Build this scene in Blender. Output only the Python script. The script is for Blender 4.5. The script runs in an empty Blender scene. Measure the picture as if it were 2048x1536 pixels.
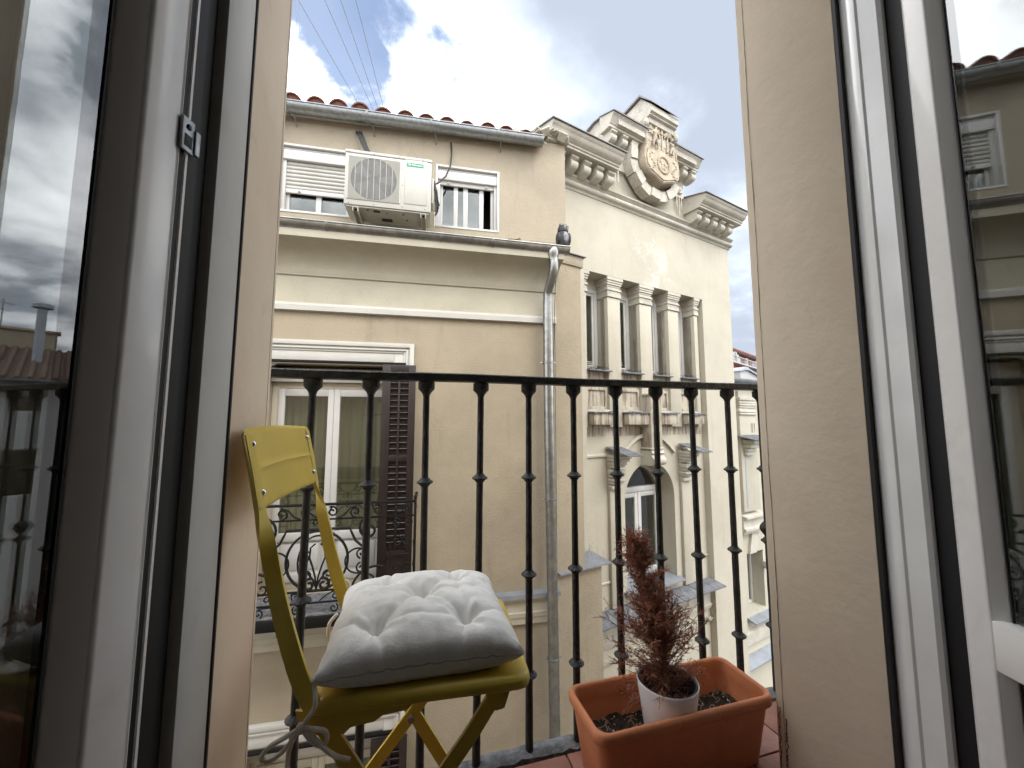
import bpy, bmesh, math, random
from mathutils import Vector, Matrix, noise
R = math.radians
PI = math.pi
sc = bpy.context.scene
COL = sc.collection
random.seed(7)

# ------------------------------------------------------------------ camera, sky, sun, exposure
cam = bpy.data.cameras.new("camera")
cam.sensor_width = 36.0
cam.lens = 36.0 * 780 / 2048
cam.clip_start = 0.02
cam.clip_end = 2000
co = bpy.data.objects.new("camera", cam)
COL.objects.link(co)
_a, _p, _r = R(16.0), R(5.4), R(0.05)
_f = Vector((math.sin(_a) * math.cos(_p), math.cos(_a) * math.cos(_p), math.sin(_p)))
_rt = Vector((math.cos(_a), -math.sin(_a), 0))
_up = _rt.cross(_f)
_R = _rt * math.cos(_r) + _up * math.sin(_r)
_U = _up * math.cos(_r) - _rt * math.sin(_r)
EYE = Vector((0, 0, 0.82))
co.matrix_world = Matrix(((_R.x, _U.x, -_f.x, EYE.x), (_R.y, _U.y, -_f.y, EYE.y), (_R.z, _U.z, -_f.z, EYE.z), (0, 0, 0, 1)))
sc.camera = co

SUN_EL, SUN_AZ = 52.0, 150.0        # azimuth clockwise from the outward direction of our facade
world = bpy.data.worlds.new("World")
sc.world = world
world.use_nodes = True
wn, wl = world.node_tree.nodes, world.node_tree.links
wn.clear()


def N(nodes, t, **kw):
    n = nodes.new(t)
    for k, v in kw.items():
        setattr(n, k, v)
    return n


def math_node(nodes, links, op, a, b=None, c=None, clamp=False):
    n = nodes.new("ShaderNodeMath")
    n.operation = op
    n.use_clamp = clamp
    for i, v in enumerate((a, b, c)):
        if v is None:
            continue
        if isinstance(v, (int, float)):
            n.inputs[i].default_value = v
        else:
            links.new(v, n.inputs[i])
    return n.outputs[0]


def smooth(nodes, links, v, lo, hi, a=0.0, b=1.0):
    n = nodes.new("ShaderNodeMapRange")
    n.interpolation_type = 'SMOOTHSTEP'
    links.new(v, n.inputs[0])
    n.inputs[1].default_value, n.inputs[2].default_value = lo, hi
    n.inputs[3].default_value, n.inputs[4].default_value = a, b
    return n.outputs[0]


sky = N(wn, "ShaderNodeTexSky", sky_type='NISHITA', sun_disc=False)
sky.sun_elevation, sky.sun_rotation = R(SUN_EL), R(SUN_AZ)
sky.air_density, sky.dust_density, sky.ozone_density = 1.0, 0.6, 2.0
bg_sky = N(wn, "ShaderNodeBackground")
bg_sky.inputs[1].default_value = 0.075
wl.new(sky.outputs[0], bg_sky.inputs[0])
tc = N(wn, "ShaderNodeTexCoord")
sep = N(wn, "ShaderNodeSeparateXYZ")
wl.new(tc.outputs["Generated"], sep.inputs[0])
zc = math_node(wn, wl, 'ADD', math_node(wn, wl, 'MAXIMUM', sep.outputs[2], 0.0), 0.22)
cmb = N(wn, "ShaderNodeCombineXYZ")
wl.new(math_node(wn, wl, 'DIVIDE', sep.outputs[0], zc), cmb.inputs[0])
wl.new(math_node(wn, wl, 'DIVIDE', sep.outputs[1], zc), cmb.inputs[1])


def wnoise(scale, detail, rough, off):
    m = N(wn, "ShaderNodeMapping")
    m.inputs[1].default_value = off
    wl.new(cmb.outputs[0], m.inputs[0])
    n = N(wn, "ShaderNodeTexNoise")
    n.inputs["Scale"].default_value = scale
    n.inputs["Detail"].default_value = detail
    n.inputs["Roughness"].default_value = rough
    n.inputs["Distortion"].default_value = 0.25
    wl.new(m.outputs[0], n.inputs["Vector"])
    return n.outputs["Fac"]


def wdot(px, py):
    d = (_f + _R * ((px - 1024) / 780) - _U * ((py - 768) / 780)).normalized()
    n = N(wn, "ShaderNodeVectorMath", operation='DOT_PRODUCT')
    nn = N(wn, "ShaderNodeVectorMath", operation='NORMALIZE')
    wl.new(tc.outputs["Generated"], nn.inputs[0])
    wl.new(nn.outputs[0], n.inputs[0])
    n.inputs[1].default_value = d
    return n.outputs["Value"]


n_gap = wnoise(4.5, 8, 0.62, (3.1, 1.7, 0))
n_big = wnoise(1.0, 5, 0.55, (8.2, 4.4, 2))
n_fine = wnoise(3.4, 7, 0.55, (1.2, 9.4, 5))
n_warp = wnoise(2.6, 7, 0.6, (6.6, 2.9, 1))


def blob(px, py, w, s):
    wd = math_node(wn, wl, 'MULTIPLY', math_node(wn, wl, 'SUBTRACT', n_warp, 0.5), w * 2.4)
    return smooth(wn, wl, math_node(wn, wl, 'ADD', wdot(px, py), wd), 1 - w * 1.15, 1.0, 0.0, s)


# openings where the blue shows: the cloud deck is thinner towards a few directions
gap = None
for (px, py, w, s) in ((636, 0, 0.0050, 1.0), (668, 60, 0.0055, 1.0), (700, 120, 0.0050, 1.0), (718, 180, 0.0030, 0.9), (760, 90, 0.006, 0.72), (885, 135, 0.0035, 0.72), (1000, -1500, 0.10, 0.55), (-2400, -600, 0.10, 0.5)):
    d = blob(px, py, w, s)
    gap = d if gap is None else math_node(wn, wl, 'MAXIMUM', gap, d)
g2 = math_node(wn, wl, 'ADD', gap, math_node(wn, wl, 'MULTIPLY', math_node(wn, wl, 'SUBTRACT', n_gap, 0.5), 1.3))
hole = smooth(wn, wl, g2, 0.27, 0.86, 0.0, 0.95)
# light and dark cloud
lit = None
for (px, py, w, s) in ((560, 260, 0.10, 0.40), (900, 330, 0.06, 0.42), (1150, 330, 0.035, 0.32), (1420, 420, 0.02, 0.12), (1000, 40, 0.012, 0.10)):
    d = blob(px, py, w, s)
    lit = d if lit is None else math_node(wn, wl, 'MAXIMUM', lit, d)
bri = math_node(wn, wl, 'ADD', math_node(wn, wl, 'ADD', math_node(wn, wl, 'MULTIPLY', n_big, 0.75), math_node(wn, wl, 'MULTIPLY', n_fine, 0.45)), lit)
drk = None
for (px, py, w, s) in ((1330, 40, 0.09, 0.42), (1180, 20, 0.04, 0.30), (1460, 200, 0.05, 0.34), (830, 10, 0.015, 0.24), (1490, 590, 0.03, 0.36)):
    d = blob(px, py, w, s)
    drk = d if drk is None else math_node(wn, wl, 'MAXIMUM', drk, d)
bri = math_node(wn, wl, 'SUBTRACT', math_node(wn, wl, 'ADD', bri, 0.20), drk)
bri = smooth(wn, wl, bri, 0.42, 1.02)
ramp = N(wn, "ShaderNodeValToRGB")
wl.new(bri, ramp.inputs[0])
ramp.color_ramp.elements[0].color = (0.185, 0.21, 0.252, 1)
ramp.color_ramp.elements[0].position = 0.0
ramp.color_ramp.elements[1].color = (1.75, 1.76, 1.77, 1)
ramp.color_ramp.elements[1].position = 1.0
e = ramp.color_ramp.elements.new(0.45)
e.color = (0.36, 0.395, 0.445, 1)
bg_cl = N(wn, "ShaderNodeBackground")
bg_cl.inputs[1].default_value = 1.0
wl.new(ramp.outputs[0], bg_cl.inputs[0])
mixw = N(wn, "ShaderNodeMixShader")
wl.new(hole, mixw.inputs[0])
wl.new(bg_cl.outputs[0], mixw.inputs[1])
wl.new(bg_sky.outputs[0], mixw.inputs[2])
outw = N(wn, "ShaderNodeOutputWorld")
wl.new(mixw.outputs[0], outw.inputs[0])

sun = bpy.data.lights.new("sun", 'SUN')
sun.energy = 0.65
sun.angle = R(28)
sun.color = (1.0, 0.95, 0.87)
so = bpy.data.objects.new("sun", sun)
COL.objects.link(so)
_sd = Vector((math.sin(R(SUN_AZ)) * math.cos(R(SUN_EL)), math.cos(R(SUN_AZ)) * math.cos(R(SUN_EL)), math.sin(R(SUN_EL))))
so.rotation_euler = _sd.to_track_quat('Z', 'Y').to_euler()
so.location = (0, -6, 20)

sc.view_settings.view_transform = 'Standard'
sc.view_settings.look = 'None'
sc.view_settings.gamma = 1.0
sc.view_settings.use_curve_mapping = False
sc.view_settings.exposure = 1.75
sc.render.engine = 'CYCLES'
sc.cycles.max_bounces = 10
sc.cycles.diffuse_bounces = 5
sc.cycles.transparent_max_bounces = 12

# ------------------------------------------------------------------ materials
MATS = {}


def mat(name, col, rough=0.6, metal=0.0, var=0.10, vscale=2.5, bump=0.0, bscale=60.0, coat=0.0, spec=None, dirt=None,
        streak=None, extra=None, bump2=None, sheen=0.0):
    """col base colour; var: low-frequency tone change; bump: relief from noise; dirt (colour, amount, scale); streak (colour, amount)"""
    m = bpy.data.materials.new(name)
    m.use_nodes = True
    nt = m.node_tree
    ns, ls = nt.nodes, nt.links
    b = ns["Principled BSDF"]
    b.inputs["Roughness"].default_value = rough
    b.inputs["Metallic"].default_value = metal
    if coat:
        b.inputs["Coat Weight"].default_value = coat
        b.inputs["Coat Roughness"].default_value = 0.08
    if spec is not None:
        b.inputs["Specular IOR Level"].default_value = spec
    if sheen:
        b.inputs["Sheen Weight"].default_value = sheen
    t = ns.new("ShaderNodeTexCoord")

    def nz(scale, detail=5.0, rough_=0.6, vec=None, dist=0.0):
        n = ns.new("ShaderNodeTexNoise")
        n.inputs["Scale"].default_value = scale
        n.inputs["Detail"].default_value = detail
        n.inputs["Roughness"].default_value = rough_
        n.inputs["Distortion"].default_value = dist
        ls.new(vec if vec is not None else t.outputs["Object"], n.inputs["Vector"])
        return n.outputs["Fac"]

    def mixc(fac, a, bcol):
        mx = ns.new("ShaderNodeMix")
        mx.data_type = 'RGBA'
        if isinstance(fac, float):
            mx.inputs[0].default_value = fac
        else:
            ls.new(fac, mx.inputs[0])
        for sock, v in ((mx.inputs[6], a), (mx.inputs[7], bcol)):
            if isinstance(v, (tuple, list)):
                sock.default_value = (*v[:3], 1)
            else:
                ls.new(v, sock)
        return mx.outputs[2]

    c = tuple(col)
    if var:
        f = smooth(ns, ls, nz(vscale, 6, 0.65), 0.3, 0.7)
        lo = tuple(x * (1 - var) for x in col)
        hi = tuple(min(1, x * (1 + var * 0.7)) for x in col)
        c = mixc(f, lo, hi)
    if dirt:
        dcol, amt, dsc = dirt
        f = smooth(ns, ls, nz(dsc, 8, 0.7, dist=0.6), 0.52, 0.78, 0.0, amt)
        c = mixc(f, c, dcol)
    if streak:
        dcol, amt = streak
        mp = ns.new("ShaderNodeMapping")
        ls.new(t.outputs["Object"], mp.inputs[0])
        mp.inputs[3].default_value = (28, 28, 1.6)
        f1 = nz(1.0, 4, 0.6, mp.outputs[0])
        f2 = nz(5.0, 4, 0.6)
        f = smooth(ns, ls, math_node(ns, ls, 'ADD', math_node(ns, ls, 'MULTIPLY', f1, 0.7), math_node(ns, ls, 'MULTIPLY', f2, 0.3)), 0.44, 0.62, 0.0, amt)
        c = mixc(f, c, dcol)
    if extra:
        c = extra(ns, ls, t, nz, mixc, c)
    if isinstance(c, tuple):
        b.inputs["Base Color"].default_value = (*c, 1)
    else:
        ls.new(c, b.inputs["Base Color"])
    if bump:
        bp = ns.new("ShaderNodeBump")
        bp.inputs["Strength"].default_value = min(1.0, bump)
        bp.inputs["Distance"].default_value = 0.6 / bscale * max(1.0, bump)
        h = nz(bscale, 6, 0.62)
        if bump2:
            h2 = nz(bump2[0], 4, 0.55)
            h = math_node(ns, ls, 'ADD', h, math_node(ns, ls, 'MULTIPLY', h2, bump2[1]))
        ls.new(h, bp.inputs["Height"])
        ls.new(bp.outputs[0], b.inputs["Normal"])
    MATS[name] = m
    return m


def lichen(ns, ls, t, nz, mixc, c):
    # pale flaking patch on the upper wall of the ornate building, with its own ragged outline
    s = ns.new("ShaderNodeSeparateXYZ")
    ls.new(t.outputs["Object"], s.inputs[0])
    n = nz(2.2, 8, 0.72, dist=0.8)
    n2 = nz(9.0, 8, 0.7, dist=0.8)
    dx = math_node(ns, ls, 'ABSOLUTE', math_node(ns, ls, 'SUBTRACT', s.outputs[0], 2.05))
    dz = math_node(ns, ls, 'ABSOLUTE', math_node(ns, ls, 'SUBTRACT', s.outputs[2], 3.12))
    f = math_node(ns, ls, 'SUBTRACT', 1.0, math_node(ns, ls, 'ADD', math_node(ns, ls, 'MULTIPLY', dx, 1.35), math_node(ns, ls, 'MULTIPLY', dz, 0.85)))
    f = math_node(ns, ls, 'ADD', f, math_node(ns, ls, 'MULTIPLY', math_node(ns, ls, 'SUBTRACT', n, 0.5), 2.6))
    f = math_node(ns, ls, 'ADD', f, math_node(ns, ls, 'MULTIPLY', math_node(ns, ls, 'SUBTRACT', n2, 0.5), 1.2))
    f = smooth(ns, ls, f, 0.48, 0.80, 0.0, 0.55)
    c = mixc(f, c, (0.54, 0.525, 0.485))
    mp = ns.new("ShaderNodeMapping")
    ls.new(t.outputs["Object"], mp.inputs[0])
    mp.inputs[3].default_value = (7, 7, 0.6)
    f = smooth(ns, ls, nz(1.0, 6, 0.65, mp.outputs[0]), 0.54, 0.74, 0.0, 0.32)
    c = mixc(f, c, (0.30, 0.255, 0.19))
    f = smooth(ns, ls, nz(0.9, 4, 0.5, dist=1.0), 0.55, 0.60, 0.0, 0.14)
    return mixc(f, c, (0.48, 0.45, 0.38))


def wall_age(ns, ls, t, nz, mixc, c):
    # patches of newer render and faint damp marks
    f = smooth(ns, ls, nz(0.75, 3, 0.5, dist=1.2), 0.53, 0.58, 0.0, 0.16)
    c = mixc(f, c, (0.37, 0.32, 0.24))
    mp = ns.new("ShaderNodeMapping")
    ls.new(t.outputs["Object"], mp.inputs[0])
    mp.inputs[3].default_value = (6, 6, 0.7)
    f = smooth(ns, ls, nz(1.0, 5, 0.6, mp.outputs[0]), 0.56, 0.74, 0.0, 0.30)
    c = mixc(f, c, (0.175, 0.145, 0.11))
    f = smooth(ns, ls, nz(55, 3, 0.6), 0.66, 0.74, 0.0, 0.35)
    return mixc(f, c, (0.15, 0.125, 0.095))


def reveal_wear(ns, ls, t, nz, mixc, c):
    mp = ns.new("ShaderNodeMapping")
    ls.new(t.outputs["Object"], mp.inputs[0])
    mp.inputs[2].default_value = (0, R(35), 0)
    mp.inputs[3].default_value = (18, 18, 120)
    f = smooth(ns, ls, nz(1.0, 3, 0.6, mp.outputs[0], 1.5), 0.70, 0.80, 0.0, 0.30)
    c = mixc(f, c, (0.20, 0.14, 0.09))
    f2 = smooth(ns, ls, nz(2.2, 5, 0.6), 0.45, 0.72, 0.0, 0.55)
    c = mixc(f2, c, (0.66, 0.505, 0.40))
    f3 = smooth(ns, ls, nz(42, 4, 0.7), 0.70, 0.78, 0.0, 0.30)
    c = mixc(f3, c, (0.34, 0.26, 0.19))
    f4 = smooth(ns, ls, nz(7, 8, 0.75, dist=2.0), 0.58, 0.72, 0.0, 0.30)
    return mixc(f4, c, (0.52, 0.41, 0.31))


mat("stucco_tan", (0.315, 0.268, 0.195), 0.95, var=0.15, vscale=0.9, bump=0.55, bscale=62, bump2=(13, 0.55), dirt=((0.20, 0.17, 0.13), 0.45, 1.4), extra=wall_age)
mat("stucco_upper", (0.315, 0.272, 0.205), 0.95, var=0.12, vscale=1.2, bump=0.5, bscale=55, bump2=(9, 0.6), dirt=((0.21, 0.18, 0.14), 0.40, 2.0), extra=wall_age)
mat("cornice_cream", (0.43, 0.40, 0.315), 0.85, var=0.10, vscale=1.5, bump=0.25, bscale=50, dirt=((0.30, 0.27, 0.21), 0.5, 2.2))
mat("white_paint", (0.48, 0.47, 0.435), 0.7, var=0.06, vscale=3, bump=0.15, bscale=40, dirt=((0.46, 0.43, 0.38), 0.30, 4.0))
mat("cream_wall", (0.405, 0.377, 0.306), 0.9, var=0.08, vscale=1.1, bump=0.35, bscale=40, dirt=((0.33, 0.28, 0.205), 0.45, 1.6), extra=lichen)
mat("cream_trim", (0.435, 0.41, 0.35), 0.85, var=0.16, vscale=3.0, bump=0.3, bscale=45, dirt=((0.23, 0.19, 0.145), 0.60, 6.5))
mat("cream_stained", (0.39, 0.355, 0.288), 0.9, var=0.10, vscale=3.0, bump=0.4, bscale=45, streak=((0.12, 0.08, 0.055), 0.80))
mat("cream_weathered", (0.45, 0.42, 0.365), 0.9, var=0.24, vscale=5.0, bump=0.6, bscale=30, dirt=((0.22, 0.19, 0.155), 0.75, 5.0))
mat("relief_stone", (0.40, 0.34, 0.255), 0.85, var=0.22, vscale=7.0, bump=0.6, bscale=45, dirt=((0.47, 0.43, 0.36), 0.55, 9.0))
mat("slate", (0.12, 0.127, 0.14), 0.7, var=0.35, vscale=9, bump=0.8, bscale=35, dirt=((0.30, 0.29, 0.275), 0.7, 11))
mat("roof_metal", (0.20, 0.195, 0.20), 0.55, 0.1, var=0.25, vscale=4, bump=0.2, bscale=20)
mat("zinc_sheet", (0.26, 0.28, 0.31), 0.55, 0.5, var=0.15, vscale=5, bump=0.1, bscale=12)
mat("galvanised", (0.32, 0.325, 0.32), 0.33, 0.95, var=0.22, vscale=14, bump=0.06, bscale=20)
mat("galvanised_dull", (0.26, 0.275, 0.285), 0.40, 0.9, var=0.20, vscale=30, bump=0.06, bscale=30)
mat("iron_black", (0.007, 0.009, 0.0085), 0.45, 0.0, var=0.3, vscale=20, bump=0.6, bscale=34, dirt=((0.045, 0.032, 0.022), 0.55, 26), spec=0.5)
mat("iron_far", (0.005, 0.005, 0.005), 0.6, spec=0.25, var=0.2, vscale=10)
mat("terracotta_plastic", (0.56, 0.20, 0.085), 0.55, var=0.10, vscale=10, bump=0.12, bscale=70, dirt=((0.60, 0.30, 0.18), 0.40, 12))
mat("roof_tile_red", (0.175, 0.068, 0.046), 0.85, var=0.35, vscale=9, bump=0.5, bscale=40, dirt=((0.17, 0.10, 0.075), 0.5, 14))
mat("roof_tile_brown", (0.11, 0.07, 0.052), 0.9, var=0.4, vscale=5, bump=0.5, bscale=40)
mat("lacquer_white", (0.80, 0.79, 0.78), 0.32, var=0.04, vscale=8, dirt=((0.50, 0.47, 0.43), 0.30, 7), coat=0.35, bump=0.02, bscale=30)
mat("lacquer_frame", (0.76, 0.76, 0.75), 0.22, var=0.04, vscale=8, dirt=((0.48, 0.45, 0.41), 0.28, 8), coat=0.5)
mat("lacquer_shaded", (0.52, 0.52, 0.51), 0.6, var=0.05, vscale=8, dirt=((0.33, 0.31, 0.28), 0.30, 9))  # frame lacquer without gloss, greyed to paint in the shade on one jamb
mat("black_rubber_and_gap", (0.008, 0.008, 0.009), 0.65, var=0.0)
mat("bead_grey", (0.60, 0.585, 0.565), 0.4, var=0.03)
mat("reveal_plaster", (0.77, 0.645, 0.495), 0.72, var=0.06, vscale=3.0, bump=0.10, bscale=34, dirt=((0.66, 0.53, 0.40), 0.35, 3.5), extra=reveal_wear)
mat("crack", (0.13, 0.095, 0.065), 0.95, var=0.2)
mat("reveal_scratch", (0.42, 0.32, 0.23), 0.9, var=0.2)
mat("room_plaster", (0.46, 0.45, 0.43), 0.9, var=0.05)
mat("room_wood", (0.14, 0.10, 0.07), 0.5, var=0.2)
mat("floor_tile", (0.27, 0.115, 0.085), 0.45, var=0.18, vscale=12, bump=0.15, bscale=40, dirt=((0.40, 0.27, 0.22), 0.35, 16))
mat("floor_grout", (0.30, 0.21, 0.17), 0.95, var=0.2, vscale=20)
mat("edge_stone", (0.13, 0.135, 0.145), 0.85, var=0.5, vscale=25, bump=1.0, bscale=60, dirt=((0.42, 0.38, 0.34), 0.7, 45))
mat("chair_yellow", (0.66, 0.485, 0.065), 0.38, var=0.05, vscale=8, coat=0.15, bump=0.03, bscale=80, dirt=((0.36, 0.25, 0.05), 0.35, 38))
mat("chair_olive", (0.64, 0.46, 0.06), 0.42, var=0.06, vscale=8)
mat("steel", (0.72, 0.72, 0.70), 0.22, 1.0, var=0.05)
mat("cotton", (0.85, 0.835, 0.80), 0.95, var=0.05, vscale=10, bump=0.30, bscale=240, sheen=0.15, dirt=((0.60, 0.56, 0.50), 0.35, 14))
mat("cotton_cord", (0.86, 0.80, 0.69), 0.95, var=0.12, vscale=60, bump=0.6, bscale=320)
mat("thread", (0.33, 0.30, 0.26), 0.95, var=0.0)
mat("pot_white", (0.87, 0.865, 0.86), 0.33, var=0.015, vscale=10)
mat("pot_liner", (0.05, 0.05, 0.055), 0.5, var=0.0)
mat("soil", (0.035, 0.024, 0.017), 1.0, var=0.5, vscale=60, bump=1.0, bscale=120, dirt=((0.08, 0.055, 0.04), 0.4, 140))
mat("bark", (0.17, 0.09, 0.058), 0.9, var=0.3, vscale=30)
mat("dead_needles", (0.38, 0.165, 0.102), 0.9, var=0.40, vscale=14)
mat("straw", (0.42, 0.31, 0.20), 0.9, var=0.2)
mat("perlite", (0.75, 0.73, 0.70), 0.9, var=0.0)
mat("shutter_brown", (0.018, 0.0105, 0.0095), 0.42, var=0.25, vscale=10)
mat("shutter_slat", (0.062, 0.050, 0.053), 0.35, var=0.25, vscale=10)
mat("window_cream", (0.46, 0.42, 0.34), 0.5, var=0.05)
mat("window_white", (0.47, 0.465, 0.45), 0.4, var=0.04, vscale=6, dirt=((0.5, 0.48, 0.45), 0.2, 7))
mat("slat_white", (0.40, 0.39, 0.36), 0.5, var=0.06, vscale=6)
mat("curtain", (0.34, 0.325, 0.25), 0.95, var=0.08)
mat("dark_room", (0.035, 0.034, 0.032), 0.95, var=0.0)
mat("ac_beige", (0.42, 0.412, 0.372), 0.42, var=0.05, vscale=5, dirt=((0.34, 0.30, 0.25), 0.40, 5.5))
mat("ac_under", (0.40, 0.39, 0.345), 0.6, var=0.12, vscale=6, dirt=((0.22, 0.19, 0.16), 0.6, 8))
mat("ac_wire", (0.40, 0.395, 0.365), 0.4, var=0.0)
mat("ac_fins", (0.055, 0.06, 0.07), 0.5, 0.0, var=0.4, vscale=12)
mat("ac_blade", (0.11, 0.115, 0.125), 0.5, var=0.0)
mat("badge_green", (0.018, 0.215, 0.115), 0.4, var=0.0)
mat("badge_text", (0.80, 0.86, 0.82), 0.5, var=0.0)
mat("cable_black", (0.012, 0.012, 0.013), 0.5, var=0.0)
mat("wire_grey", (0.22, 0.22, 0.22), 0.6, var=0.0)
mat("owl_dark", (0.016, 0.017, 0.020), 0.6, var=0.5, vscale=30)
mat("owl_light", (0.20, 0.20, 0.21), 0.6, var=0.5, vscale=45)
mat("asphalt", (0.05, 0.05, 0.05), 0.9, var=0.2)
mat("stucco_orange", (0.40, 0.105, 0.045), 0.9, var=0.10, vscale=0.6)
mat("far_white", (0.36, 0.357, 0.352), 0.7, var=0.06, vscale=1)
mat("far_grey", (0.28, 0.30, 0.335), 0.6, var=0.08, vscale=1)
mat("rust", (0.42, 0.14, 0.04), 0.8, var=0.3, vscale=30)


def glass(name, tint, boost, rough=0.0):
    m = bpy.data.materials.new(name)
    m.use_nodes = True
    ns, ls = m.node_tree.nodes, m.node_tree.links
    ns.clear()
    tr = ns.new("ShaderNodeBsdfTransparent")
    tr.inputs[0].default_value = (*tint, 1)
    gl = ns.new("ShaderNodeBsdfGlossy")
    gl.inputs[0].default_value = (0.97, 0.98, 1, 1)
    gl.inputs[1].default_value = rough
    fr = ns.new("ShaderNodeFresnel")
    ge = ns.new("ShaderNodeNewGeometry")
    ior = math_node(ns, ls, 'SUBTRACT', 1.5, math_node(ns, ls, 'MULTIPLY', ge.outputs["Backfacing"], 1.5 - 1 / 1.5))
    ls.new(ior, fr.inputs[0])
    f = math_node(ns, ls, 'MULTIPLY', fr.outputs[0], boost, clamp=True)
    mx = ns.new("ShaderNodeMixShader")
    ls.new(f, mx.inputs[0])
    ls.new(tr.outputs[0], mx.inputs[1])
    ls.new(gl.outputs[0], mx.inputs[2])
    o = ns.new("ShaderNodeOutputMaterial")
    ls.new(mx.outputs[0], o.inputs[0])
    MATS[name] = m


glass("double_glazing", (0.80, 0.84, 0.83), 2.0)
glass("pane_glass", (0.75, 0.78, 0.72), 2.2)

# ------------------------------------------------------------------ mesh helpers


class MB:
    """collects shapes into one bmesh"""

    def __init__(self):
        self.bm = bmesh.new()

    def box(self, x0, x1, y0, y1, z0, z1, bev=0.0, seg=2, m=None):
        vs = []
        for x in (x0, x1):
            for y in (y0, y1):
                for z in (z0, z1):
                    p = Vector((x, y, z))
                    vs.append(self.bm.verts.new(m @ p if m else p))
        fs = [(0, 1, 3, 2), (4, 6, 7, 5), (0, 4, 5, 1), (2, 3, 7, 6), (0, 2, 6, 4), (1, 5, 7, 3)]
        faces = [self.bm.faces.new([vs[i] for i in f]) for f in fs]
        if bev:
            es = set()
            for f in faces:
                es.update(f.edges)
            bmesh.ops.bevel(self.bm, geom=list(es), offset=bev, segments=seg, profile=0.5, affect='EDGES')
        return self

    def prism(self, pts, a, b, axis='z', m=None):
        """polygon pts (2d) swept from a to b along axis; axis x: pts are (y,z); y: (x,z); z: (x,y)"""
        def P(u, v, w):
            p = {'x': (w, u, v), 'y': (u, w, v), 'z': (u, v, w)}[axis]
            p = Vector(p)
            return m @ p if m else p
        A = [self.bm.verts.new(P(u, v, a)) for u, v in pts]
        B = [self.bm.verts.new(P(u, v, b)) for u, v in pts]
        n = len(pts)
        self.bm.faces.new(A)
        self.bm.faces.new(B[::-1])
        for i in range(n):
            j = (i + 1) % n
            self.bm.faces.new((A[i], B[i], B[j], A[j]))
        return self

    def tube(self, path, r, seg=8, cap=True, flat=None):
        """round tube along path; r a number or list; flat: (normal scale) unused"""
        pts = [Vector(p) for p in path]
        n = len(pts)
        rs = r if isinstance(r, (list, tuple)) else [r] * n
        rings = []
        t0 = (pts[1] - pts[0]).normalized()
        ref = Vector((0, 0, 1)) if abs(t0.z) < 0.9 else Vector((1, 0, 0))
        u = t0.cross(ref).normalized()
        for i in range(n):
            t = (pts[min(i + 1, n - 1)] - pts[max(i - 1, 0)])
            if t.length < 1e-9:
                t = t0
            t = t.normalized()
            u = (u - t * u.dot(t))
            if u.length < 1e-6:
                u = t.orthogonal()
            u = u.normalized()
            v = t.cross(u)
            rings.append([self.bm.verts.new(pts[i] + (u * math.cos(2 * PI * k / seg) + v * math.sin(2 * PI * k / seg)) * rs[i]) for k in range(seg)])
        for i in range(n - 1):
            for k in range(seg):
                q = (k + 1) % seg
                self.bm.faces.new((rings[i][k], rings[i][q], rings[i + 1][q], rings[i + 1][k]))
        if cap:
            self.bm.faces.new(rings[0][::-1])
            self.bm.faces.new(rings[-1])
        return self

    def strip(self, path, widths, thick, side):
        """flat bar along path; side(i) gives the direction of its width"""
        pts = [Vector(p) for p in path]
        n = len(pts)
        rings = []
        for i in range(n):
            t = (pts[min(i + 1, n - 1)] - pts[max(i - 1, 0)]).normalized()
            s = side[i] if isinstance(side, (list, tuple)) and not isinstance(side[0], (int, float)) else side
            s = Vector(s)
            s = (s - t * s.dot(t)).normalized()
            k = t.cross(s)
            w = widths[i] if isinstance(widths, (list, tuple)) else widths
            rings.append([self.bm.verts.new(pts[i] + s * a * w / 2 + k * b * thick / 2) for a, b in ((-1, -1), (1, -1), (1, 1), (-1, 1))])
        for i in range(n - 1):
            for k in range(4):
                q = (k + 1) % 4
                self.bm.faces.new((rings[i][k], rings[i][q], rings[i + 1][q], rings[i + 1][k]))
        self.bm.faces.new(rings[0][::-1])
        self.bm.faces.new(rings[-1])
        return self

    def lathe(self, prof, c=(0, 0, 0), seg=16, axis='z', cap=True):
        rings = []
        c = Vector(c)
        for r, h in prof:
            ring = []
            for k in range(seg):
                a = 2 * PI * k / seg
                x, y = r * math.cos(a), r * math.sin(a)
                p = {'z': (x, y, h), 'y': (x, h, y), 'x': (h, x, y)}[axis]
                ring.append(self.bm.verts.new(c + Vector(p)))
            rings.append(ring)
        for i in range(len(rings) - 1):
            for k in range(seg):
                q = (k + 1) % seg
                self.bm.faces.new((rings[i][k], rings[i][q], rings[i + 1][q], rings[i + 1][k]))
        if cap:
            self.bm.faces.new(rings[0][::-1])
            if cap != 'start':
                self.bm.faces.new(rings[-1])
        return self

    def ball(self, c, r, s=(1, 1, 1), sub=2, rot=None):
        m = Matrix.Translation(Vector(c))
        if rot:
            m = m @ rot
        m = m @ Matrix.Diagonal((r * s[0], r * s[1], r * s[2], 1))
        bmesh.ops.create_icosphere(self.bm, subdivisions=sub, radius=1, matrix=m)
        return self

    def quad(self, *ps):
        self.bm.faces.new([self.bm.verts.new(Vector(p)) for p in ps])
        return self

    def mesh(self, name, smooth_angle=40):
        bmesh.ops.recalc_face_normals(self.bm, faces=self.bm.faces[:])
        me = bpy.data.meshes.new(name)
        self.bm.to_mesh(me)
        self.bm.free()
        if smooth_angle:
            for p in me.polygons:
                p.use_smooth = True
            me.set_sharp_from_angle(angle=R(smooth_angle))
        return me


BASE = {}


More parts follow.
